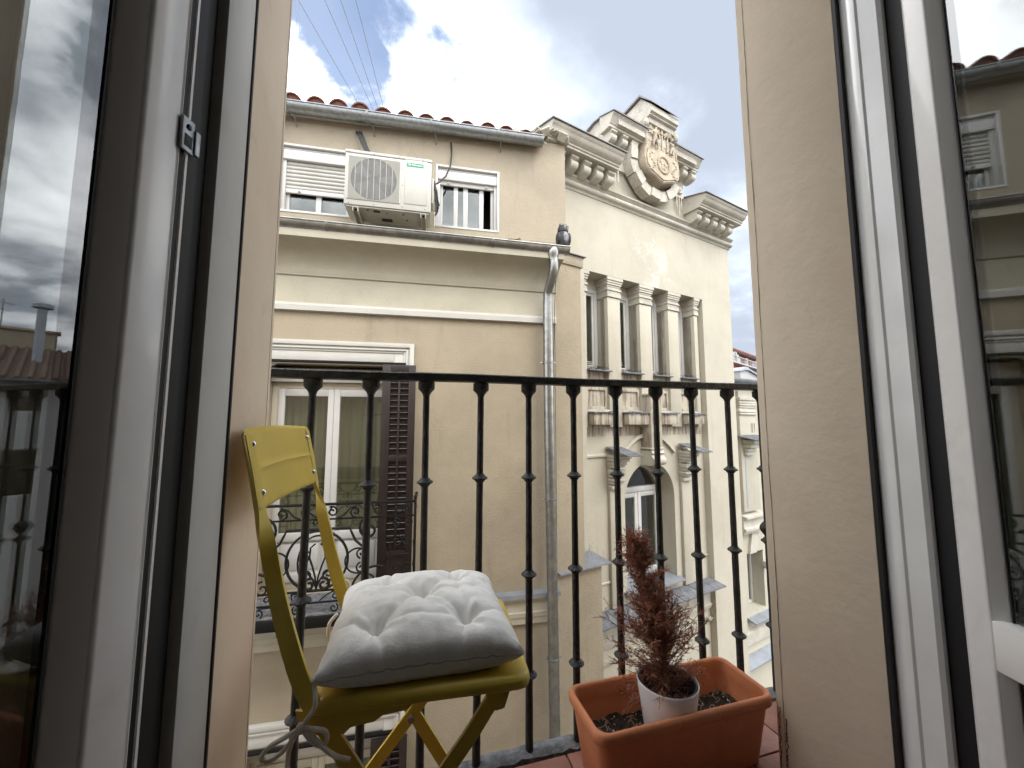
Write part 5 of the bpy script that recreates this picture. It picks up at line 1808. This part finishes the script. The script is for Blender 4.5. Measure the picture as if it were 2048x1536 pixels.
modp = [(.0, 4.032), (-.225, 4.032), (-.235, 4.02), (-.235, 3.998), (-.225, 3.992)] + [(-.165 - .055 * math.cos(R(a)), 3.935 + .055 * math.sin(R(a)) * 1.0) for a in range(60, -91, -15)] + [(-.12, 3.866), (-.06, 3.862), (.0, 3.872)]
mod_me = MB().prism(modp, -.056, .056, 'x').mesh("modillion", 40)
mod_me.materials.append(MATS["cream_trim"])
for x in (-.02, .185, .39, .595, .80, .99, 2.835, 3.04, 3.245, 3.45, 3.66):
    part("modillion", mod_me, None, ob, at=(x, 0.0, 0.0))
mcap = MB().box(-.062, .062, -.242, -.001, 4.016, 4.034, .003).mesh("modillion_cap")
# gable block with barrel roof
part("gable_block", MB().box(1.13, 2.71, -.045, .0, 4.2605, 4.66).box(1.13, 2.71, .0005, .55, 4.2605, 4.66), "cream_trim", ob)
bar_ = [(.56, 4.66), (.56, 4.72), (.53, 4.80), (.45, 4.90), (.33, 4.97), (.18, 5.0), (.02, 4.985), (-.14, 4.93), (-.27, 4.84), (-.27, 4.70), (-.045, 4.661)]
part("gable_roof_block", MB().prism(bar_, 1.10, 2.74, 'x'), "cream_weathered", ob, smooth_angle=30)
shp = bar_[1:9]
part("gable_metal_cap", MB().prism([(y, z + .004) for y, z in shp] + [(y * 1.03 - .012 if y < 0 else y * 1.03, z + .02) for y, z in shp[::-1]], 1.06, 2.78, 'x'), "roof_metal", ob, smooth_angle=40)
gcy = [(-.04, 4.662), (-.215, 4.664), (-.215, 4.70), (-.225, 4.705), (-.240, 4.73), (-.262, 4.755), (-.275, 4.785), (-.295, 4.80), (-.298, 4.815), (-.04, 4.90)]
for a, c in ((.985, 1.62), (2.24, 2.855)):
    part("gable_cornice", MB().prism(gcy, a, c, 'x'), "cream_trim", ob, smooth_angle=30)
    part("gable_cornice_cap", MB().prism([(-.318, 4.812), (-.318, 4.822), (-.04, 4.915), (-.04, 4.902)], a - .015, c + .02, 'x'), "roof_metal", ob)
small_me = MB().prism([(y * .80 - .02, 4.66 + (z - 4.032) * .92) for y, z in modp], -.05, .05, 'x').mesh("modillion", 40)
small_me.materials.append(MATS["cream_trim"])
for x in (1.085, 1.29, 2.565, 2.765):
    part("modillion", small_me, None, ob, at=(x, -.005, 0.0))
for x in (1.245, 2.60):
    rsm = MB().lathe([(.082, 0), (.082, -.018), (.070, -.028), (.060, -.018), (.050, -.012), (.036, -.014), (.030, -.026), (.016, -.032), (.004, -.034)], (x, -.046, 4.385), 24, 'y')
    part("rosette", rsm, "cream_trim", ob, smooth_angle=60)
    for i, l in ((-1, .20), (0, .30), (1, .20)):
        part("flute", MB().box(x + i * .055 - .011, x + i * .055 + .011, -.0475, -.0457, 4.255 - l + .03, 4.265), "cream_weathered", ob)
# upper box over the shield
part("crest_hood", MB().prism([(-.335, 5.025), (-.335, 5.045), (-.365, 5.06), (-.365, 5.145), (.40, 5.16), (.40, 4.95), (-.20, 4.985)], 1.635, 2.205, 'x').box(1.66, 2.18, -.30, .38, 4.94, 5.024, .004), "cream_trim", ob)
part("crest_hood_roof", MB().prism([(-.395, 5.150), (-.395, 5.162), (-.19, 5.40), (.42, 5.30), (.42, 5.27), (-.19, 5.37)], 1.605, 2.24, 'x'), "roof_metal", ob)
part("crest_hood_gable", MB().prism([(-.36, 5.148), (-.19, 5.350), (.40, 5.255), (.40, 5.165)], 1.64, 2.20, 'x'), "cream_weathered", ob)
# horseshoe of carved blocks
hc, hz = 1.925, 4.475
for i in range(8):
    a0, a1 = 168 + i * 21.5, 168 + i * 21.5 + 20.8
    dpt = .155 if i % 2 == 0 else .135
    ri, ro = .395, .525 + (.012 if i % 2 else 0)
    pts = [(hc + r_ * math.cos(R(a)), hz + r_ * math.sin(R(a))) for r_, aa in ((ri, (a0, (a0 + a1) / 2, a1)), (ro, (a1, (a0 + a1) / 2, a0))) for a in aa]
    part("crest_block", MB().prism(pts, -.046 - dpt, -.0455, 'y'), "cream_weathered", ob)
horn = [(hc + r_ * math.cos(R(a)), hz + r_ * math.sin(R(a))) for r_, a in ((.525, 167), (.52, 155), (.50, 143), (.475, 134), (.435, 136), (.41, 148), (.398, 160), (.395, 167))]
part("crest_horn", MB().prism(horn, -.19, -.0455, 'y'), "cream_weathered", ob)
horn2 = [(2 * hc - x, z) for x, z in horn]
part("crest_horn", MB().prism(horn2, -.12, -.0455, 'y'), "cream_weathered", ob)
part("crest_backing", MB().prism([(hc + .46 * math.cos(R(a)), hz + .46 * math.sin(R(a))) for a in range(150, 391, 12)], -.075, -.0455, 'y'), "cream_weathered", ob)
# shield
sc_x = 1.945
out_ = [(-.335, 5.005), (.335, 5.005), (.33, 4.90), (.345, 4.80), (.325, 4.62), (.36, 4.52), (.372, 4.42), (.35, 4.31), (.27, 4.235), (.13, 4.195), (.0, 4.145), (-.13, 4.195), (-.27, 4.235), (-.35, 4.31), (-.372, 4.42), (-.36, 4.52), (-.325, 4.62), (-.345, 4.80), (-.33, 4.90)]
cr = part("crest_shield", MB().prism([(sc_x + x, z) for x, z in out_], -.265, -.05, 'y'), "relief_stone", ob, label="carved stone shield with a winged figure and a palm tree")
rm_ = MB()
rim_pts = [(sc_x + x * .95, -.268, 4.575 + (z - 4.575) * .95) for x, z in out_]
rm_.tube(rim_pts + [rim_pts[0]], .014, 6)
part("shield_rim", rm_, "relief_stone", cr)
part("shield_band", MB().box(sc_x - .33, sc_x + .33, -.288, -.2655, 4.945, 5.02, .006), "relief_stone", cr)
part("shield_divider", MB().box(sc_x - .013, sc_x + .013, -.285, -.2655, 4.60, 4.944, .005), "relief_stone", cr)
lower = [(-.30, 4.56)] + [(-.30 + .28 * i / 8, 4.56 + .06 * (i / 8) ** 2.2) for i in range(1, 9)] + [(.0, 4.635)] + [(.02 + .28 * i / 8, 4.62 - .06 * (1 - (1 - i / 8) ** 2.2)) for i in range(0, 9)] + [(.335, 4.45), (.31, 4.33), (.20, 4.255), (.0, 4.19), (-.20, 4.255), (-.31, 4.33), (-.335, 4.45)]
part("shield_field", MB().prism([(sc_x + x, z) for x, z in lower], -.285, -.2655, 'y'), "relief_stone", cr)
wr = MB()
for i in range(26):
    a = 2 * PI * i / 26
    wr.ball((sc_x + .118 * math.cos(a), -.292, 4.41 + .118 * math.sin(a)), .021, (1, .7, 1), 1)
part("wreath", wr, "relief_stone", cr)
wm = MB()
rr2 = random.Random(3)
for i in range(14):
    wm.ball((sc_x + rr2.uniform(-.06, .06), -.288, 4.41 + rr2.uniform(-.06, .06)), .02, (1, .6, 1.2), 1)
part("wreath_motif", wm, "relief_stone", cr)
lm_ = MB()
for i in range(8):
    lm_.ball((sc_x + .23 + .05 * math.sin(i), -.287, 4.52 - i * .035), .024, (1.3, .5, .7), 1)
    lm_.ball((sc_x - .23 - .05 * math.sin(i), -.287, 4.52 - i * .035), .020, (1.3, .5, .7), 1)
part("shield_leaves", lm_, "relief_stone", cr)
# winged figure, one continuous relief body (skin)


def relief(verts, edges, radii, name, parent):
    me = bpy.data.meshes.new(name)
    me.from_pydata([Vector(v) for v in verts], edges, [])
    o = bpy.data.objects.new(name, me)
    COL.objects.link(o)
    sk = o.modifiers.new("skin", 'SKIN')
    sk.use_smooth_shade = True
    for v, r_ in zip(me.skin_vertices[0].data, radii):
        v.radius = (r_, r_ * .8)
    me.skin_vertices[0].data[0].use_root = True
    o.modifiers.new("sub", 'SUBSURF').levels = 1
    o.modifiers["sub"].render_levels = 1
    bpy.context.view_layer.update()
    m2 = bpy.data.meshes.new_from_object(o.evaluated_get(bpy.context.evaluated_depsgraph_get()))
    bpy.data.objects.remove(o)
    m2.materials.clear()
    m2.materials.append(MATS["relief_stone"])
    return part(name, m2, None, parent)


fx, fy = sc_x - .165, -.285
F = [(0, 0, 4.76), (.0, -.01, 4.82), (.005, -.012, 4.865), (.012, -.02, 4.905),
     (-.045, -.01, 4.84), (-.085, -.015, 4.80), (-.075, -.03, 4.755),
     (.05, -.01, 4.84), (.085, -.015, 4.79), (.06, -.03, 4.755),
     (-.03, -.01, 4.70), (-.045, -.015, 4.655), (-.035, -.01, 4.605),
     (.03, -.01, 4.70), (.055, -.015, 4.655), (.045, -.01, 4.60)]
FE = [(0, 1), (1, 2), (2, 3), (1, 4), (4, 5), (5, 6), (1, 7), (7, 8), (8, 9), (0, 10), (10, 11), (11, 12), (0, 13), (13, 14), (14, 15)]
relief([(fx + x, fy + y, z) for x, y, z in F], FE, [.036, .038, .018, .027, .019, .015, .012, .019, .015, .012, .024, .018, .013, .024, .018, .013], "winged_figure", cr)
wg = MB()
for sgn in (-1, 1):
    for i in range(6):
        a = R(70 - i * 24)
        l = .13 - i * .008
        p0 = Vector((fx + sgn * .035, fy + .01, 4.845))
        wg.ball(p0 + Vector((sgn * math.cos(a) * l * .55, 0, math.sin(a) * l * .55)), l * .5, (1, .16, .24), 2, Matrix.Rotation(-a if sgn > 0 else a, 4, 'Y'))
part("figure_wings", wg, "relief_stone", cr)
px_, py_ = sc_x + .10, -.283
pt = MB().tube([(px_, py_, 4.63), (px_ + .004, py_, 4.72), (px_, py_, 4.80), (px_ + .01, py_, 4.86)], [.017, .015, .013, .012], 8)
part("palm_trunk", pt, "relief_stone", cr)
pf_ = MB()
for i in range(9):
    a = R(-30 + i * 30)
    p0 = Vector((px_ + .01, py_, 4.865))
    e_ = p0 + Vector((math.cos(a) * .095, -.012, math.sin(a) * .055 + .0))
    pf_.tube([p0, p0.lerp(e_, .5) + Vector((0, -.012, .022)), e_ + Vector((0, .005, -.02))], [.016, .018, .006], 6)
part("palm_crown", pf_, "relief_stone", cr)
bx_ = px_ + .105
relief([(bx_ + x, py_ + y, z) for x, y, z in [(0, 0, 4.72), (-.005, -.01, 4.765), (-.012, -.012, 4.80), (-.045, -.015, 4.775), (-.075, -.012, 4.79), (.01, 0, 4.67), (.0, -.01, 4.62), (-.03, -.005, 4.675), (-.045, -.008, 4.62)]],
       [(0, 1), (1, 2), (1, 3), (3, 4), (0, 5), (5, 6), (0, 7), (7, 8)], [.03, .030, .022, .014, .011, .021, .014, .020, .014], "climbing_figure", cr)
for sx in (-.315, .315):
    part("shield_boss", MB().ball((sc_x + sx, -.275, 4.94), .055, (.8, .6, 1.1), 2), "cream_weathered", cr)

# ================================================================== LOWER WING OF THE STREET BEYOND IT
wg_ = thing("street_wing", "lower cream house with pilasters and slate hoods just beyond the ornate building", "building", (6, 0.7, -7), FT)
WD = 0.60
part("wall", holed(3.93, 14, -7, 1.50, WD, WD + .3, [(5.07 + i * 2.2, 5.62 + i * 2.2, -2.70, -1.65) for i in range(4)]), "cream_wall", wg_)
for i in range(4):
    x = 4.90 + i * 2.2
    pw = part("pilaster", MB().box(x, x + .55, WD - .10, WD - .001, -0.85, 1.50, .005), "cream_wall", wg_)
    cpm = MB()
    for z0, z1, o in ((1.21, 1.27, .035), (1.15, 1.205, .02), (1.11, 1.145, .03), (1.07, 1.105, .015), (.985, 1.02, .025), (.94, .975, .03)):
        cpm.box(x - o * .6, x + .55 + o * .6, WD - .10 - o, WD - .002, z0, z1, .008)
    part("pilaster_bands", cpm, "cream_trim", pw)
    part("inset", MB().box(x + .36, x + .50, WD - .104, WD - .1005, .60, .78), "cream_stained", pw)
    hb = MB()
    for z0, z1, o in ((.40, .47, .22), (.32, .395, .16), (.25, .315, .10), (.18, .245, .07)):
        hb.box(x + .10 - o * .3, x + .30 + o * .3, WD - .1 - o, WD - .1005, z0, z1, .01)
    hp = part("hood_bracket", hb, "cream_trim", wg_)
    for q in range(3):
        part("slate", MB().box(-.10, .10, -.22, .2, -.008, .008, .002, 1), "slate", hp, at=(x + .0 + q * .21, WD - .21, .515 + rt.uniform(0, .015)), rot=(R(12), rt.uniform(-.05, .05), rt.uniform(-.05, .05)))
    part("grey_strip", MB().box(x + .10, x + .145, WD - .106, WD - .1005, -.78, .17), "far_grey", wg_)  # narrow flat grey strip on the pilaster face
    part("ledge", MB().prism([(WD - .001, -1.26), (WD - .10, -1.25), (WD - .11, -1.20), (WD - .14, -1.19), (WD - .14, -1.15), (WD - .10, -1.13), (WD - .10, -1.0), (WD - .17, -.965), (WD - .17, -.93), (WD - .001, -.90)], x - .05, x + .62, 'x'), "cream_trim", wg_)
    part("keystone", MB().prism([(x + .20, -1.64), (x + .42, -1.64), (x + .52, -1.28), (x + .30, -1.28)], WD - .05, WD - .001, 'y'), "cream_trim", wg_)
    wn_ = part("window", frame_ring(MB(), x + .172, x + .718, -2.698, -1.652, .05, WD + .22, WD + .28, .004), "window_white", wg_)
    part("glass_pane", MB().box(x + .22, x + .67, WD + .245, WD + .25, -2.65, -1.70), "pane_glass", wn_, smooth_angle=None)
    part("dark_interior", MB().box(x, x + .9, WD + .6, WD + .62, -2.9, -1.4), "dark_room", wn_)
    part("window_sill", MB().prism([(WD + .22, -2.702), (WD - .16, -2.80), (WD - .16, -2.825), (WD - .001, -2.80), (WD + .22, -2.725)], x + .08, x + .86, 'x'), "zinc_sheet", wg_)
    part("console", MB().box(x + .66, x + .78, WD - .12, WD - .001, -1.98, -1.85, .015), "cream_trim", wg_)
part("ledge", MB().prism([(WD - .001, -3.20), (WD - .06, -3.19), (WD - .08, -3.05), (WD - .08, -2.98), (WD - .001, -2.95)], 3.93, 14, 'x'), "cream_trim", wg_)
part("ledge_flashing", MB().prism([(WD - .001, -3.38), (WD - .20, -3.46), (WD - .20, -3.48), (WD - .001, -3.41)], 3.93, 14, 'x'), "zinc_sheet", wg_)
part("eave_cornice", MB().prism([(WD - .001, 1.36), (WD - .08, 1.38), (WD - .10, 1.43), (WD - .17, 1.46), (WD - .19, 1.505), (WD - .001, 1.52)], 3.93, 14, 'x'), "cream_trim", wg_)
part("eave_gutter", MB().prism(gutter_prof((WD - .20, 1.60), .075), 3.93, 14, 'x'), "zinc_sheet", wg_)
part("roof", MB().prism([(WD - .14, 1.535), (WD - .14, 1.56), (4.6, 1.98), (4.6, 1.9)], 6.7, 14, 'x'), "roof_tile_brown", wg_)
part("metal_roof", MB().prism([(WD - .14, 1.535), (WD - .14, 1.56), (2.2, 1.72), (2.2, 1.66)], 3.93, 6.69, 'x'), "zinc_sheet", wg_)
rr = MB()
for i in range(25):
    x = 6.8 + i * .29
    rr.tube([(x, WD - .12, 1.58), (x, 4.6, 2.0)], .085, 8)
part("tile_rows", rr, "roof_tile_brown", wg_, kind="stuff")
# house closing the street (seen mirrored in the opened door leaf)
FR = Matrix.Translation((20.1, 8.95, 0)) @ Matrix.Rotation(R(-66), 4, 'Z')
eh = thing("corner_house", "pale house with brown tiled roof and chimney pipe closing the street's end", "building", (2, 0.5, -7), FR)
part("wall", holed(-5, 9, -7, 2.25, 0, .3, [(x, x + .9, 1.1, 1.75) for x in (-3.6, -1.9, -.2, 1.5, 3.2, 4.9)] + [(x, x + .9, -1.9, -.2) for x in (-3.6, -1.9, -.2, 1.5, 3.2, 4.9)]), "far_white", eh)
for x in (-3.6, -1.9, -.2, 1.5, 3.2, 4.9):
    part("window", frame_ring(MB(), x, x + .9, 1.1, 1.75, .06, .12, .2), "window_white", eh)
    part("window", frame_ring(MB(), x, x + .9, -1.9, -.2, .06, .12, .2), "window_white", eh)
part("glazing", MB().box(-4.5, 6.5, .22, .24, -2, 1.9), "pane_glass", eh)
part("dark_interior", MB().box(-4.8, 6.8, .8, .82, -2.2, 2.1), "dark_room", eh)
part("roof", MB().prism([(-.45, 2.22), (-.45, 2.30), (4.2, 3.9), (4.2, 3.8)], -5.3, 9.3, 'x'), "roof_tile_brown", eh)
rr = MB()
for i in range(48):
    rr.tube([(-5.2 + i * .30, -.48, 2.31), (-5.2 + i * .30, 4.2, 3.92)], .09, 6)
part("tile_rows", rr, "roof_tile_brown", eh, kind="stuff")
part("eave_gutter", MB().prism(gutter_prof((-.50, 2.28), .09), -5.3, 9.3, 'x'), "zinc_sheet", eh)
part("attic_wall", MB().box(-.3, 9, 4.3, 4.8, 3.5, 4.7).box(-.4, 9.1, 4.2, 4.9, 4.701, 4.80), "stucco_tan", eh)
ck = part("chimney_pipe", MB().tube([(.15, 2.0, 2.8), (.15, 2.0, 5.35)], .14, 12), "far_grey", eh)
part("chimney_cap", MB().lathe([(.30, 5.36), (.30, 5.50), (.24, 5.54)], (.15, 2.0, 0), 12), "far_grey", ck)
for x in (1.3, 1.7):
    part("aerial", MB().tube([(x, 4.5, 4.8), (x, 4.5, 6.0)], .025, 5).tube([(x - .3, 4.5, 5.8), (x + .3, 4.5, 5.9)], .015, 5).tube([(x - .2, 4.5, 5.5), (x + .2, 4.5, 5.6)], .015, 5), "wire_grey", eh)
# little white gabled dormer standing on the wing's metal roof
dm = thing("dormer", "small white gabled dormer on the metal roof in front of the orange house", "dormer", (6.2, 1.5, 1.7), FT)
part("dormer_wall", MB().prism([(6.445, 1.60), (7.9, 1.60), (7.9, 1.66), (6.735, 1.985), (6.62, 1.985), (6.445, 1.955)], 1.30, 1.65, 'y'), "far_white", dm)
part("dormer_roof", MB().prism([(6.42, 1.958), (6.62, 1.990), (6.74, 1.990), (8.0, 1.645), (8.0, 1.67), (6.76, 2.02), (6.70, 2.055), (6.60, 2.065), (6.50, 2.03), (6.44, 1.985)], 1.25, 1.70, 'y'), "far_grey", dm)
part("dormer_roof_rear", MB().prism([(6.60, 2.06), (6.74, 2.02), (8.0, 1.90), (8.0, 2.0), (6.80, 2.06)], 1.71, 2.3, 'y'), "far_grey", dm)

# ================================================================== ORANGE HOUSE FAR BEHIND, WITH ROOF TERRACE
FO = Matrix.Translation((16.12, 14.97, 0)) @ Matrix.Rotation(R(27), 4, 'Z')
oh = thing("orange_house", "orange house with brown tiled eaves and a white terrace railing far down the street", "building", (0, 0.5, -7), FO)
part("wall", MB().box(-3.5, 0.42, 0.3, 6, -7, 3.52), "stucco_orange", oh)
part("wall", MB().box(0.421, 6, 0.3, 6, -7, 3.52), "far_white", oh)
part("terrace_floor", MB().box(-3.6, 6.1, 0.0, 6, 3.521, 3.58), "far_white", oh)
part("upper_wall", MB().box(-3.5, 6, 1.3, 6, 3.581, 4.52), "stucco_orange", oh)
part("roof", MB().prism([(0.75, 4.42), (0.75, 4.50), (6.2, 5.55), (6.2, 5.45), (1.3, 4.51)], -3.7, 6.2, 'x'), "roof_tile_brown", oh)
rr = MB()
for i in range(34):
    rr.tube([(-3.6 + i * .29, .70, 4.51), (-3.6 + i * .29, 6.2, 5.62)], .075, 8)
part("tile_rows", rr, "roof_tile_red", oh, kind="stuff")
rf = MB()
for i in range(34):
    rf.box(-3.5 + i * .28, -3.475 + i * .28, .05, .07, 3.60, 3.84)
part("terrace_balusters", rf, "far_white", oh, kind="stuff")
part("terrace_rail", MB().box(-3.6, 6.1, .03, .09, 3.84, 3.875), "far_white", oh)
for x in (-2.6, -1.1, .35, 1.8, 3.2):
    part("terrace_post", MB().box(x, x + .09, .01, .11, 3.581, 3.91), "far_white", oh)
part("terrace_screen", MB().prism([(-.95, 3.59), (-.25, 3.59), (-.25, 4.22), (-.90, 4.06)], .35, .42, 'y'), "far_grey", oh)
part("terrace_screen", MB().box(-.24, -.14, .3, 1.0, 3.59, 4.20), "far_white", oh)
part("terrace_screen", MB().prism([(.05, 3.59), (1.0, 3.59), (1.0, 4.05), (.70, 4.20), (.05, 4.20)], .5, .57, 'y'), "far_white", oh)
for x in (-1.45, 1.15, 2.6):
    dw = part("terrace_door", MB().box(x, x + .35, 1.25, 1.299, 3.60, 4.26), "shutter_brown", oh)
for x, w, h, nm in ((-1.55, .32, .42, "chimney"), (-.95, .18, .40, "vent_pipe")):
    part(nm, MB().box(x, x + w, 1.2, 1.5, 4.55, 4.62 + h, .02), "roof_tile_red", oh)
part("roof_house", MB().box(-.3, 5.5, 6.6, 8, 4.0, 5.9), "far_grey", oh)
part("roof_house_band", MB().box(-.1, 5.4, 6.5, 6.6, 5.65, 5.75), "far_white", oh)
ant = thing("antenna_mast", "thin antenna mast rising above the orange house's roof", "antenna", (0.95, 2.4, 4.7), FO)
part("mast", MB().tube([(.95, 2.4, 4.7), (1.0, 2.4, 6.9)], .022, 6), "wire_grey", ant)
part("aerial", MB().ball((1.0, 2.4, 6.92), .05, (1, 1, 1), 1), "wire_grey", ant)

# ------------------------------------------------------------------ overhead wires
G_W = "thin overhead wires crossing the sky"
WL = ["leftmost", "second", "third", "rightmost"]
for (a, b_), nm in zip((((-0.99, 8.0, 7.29), (-1.64, 6.0, 7.14)), ((-0.73, 8.0, 7.28), (-1.28, 6.0, 7.26)), ((-0.60, 8.0, 7.25), (-1.06, 6.0, 7.34)), ((-0.50, 8.0, 7.32), (-0.84, 6.0, 7.40))), WL):
    a, b_ = Vector(a), Vector(b_)
    e0 = a + (a - b_) * .9
    e1 = b_ + (b_ - a) * 2.6
    single("overhead_wire", MB().tube([e0, a, b_, e1], 0.0048, 5), "wire_grey", nm + " of the four slanting wires above the red roof tiles", "wire", G_W)
WT = ["leftmost", "middle", "rightmost"]
for (a, b_), nm in zip((((-2.24, 8.0, 8.35), (-1.74, 6.0, 7.1)), ((-2.17, 8.0, 8.37), (-1.68, 6.0, 7.12)), ((-2.12, 8.0, 8.39), (-1.64, 6.0, 7.14))), WT):
    a, b_ = Vector(a), Vector(b_)
    single("overhead_wire", MB().tube([a + (a - b_) * 1.5, a, b_, b_ + (b_ - a) * .9], 0.0030, 5), "wire_grey", nm + " of three faint wires close beside the cream reveal", "wire", G_W)
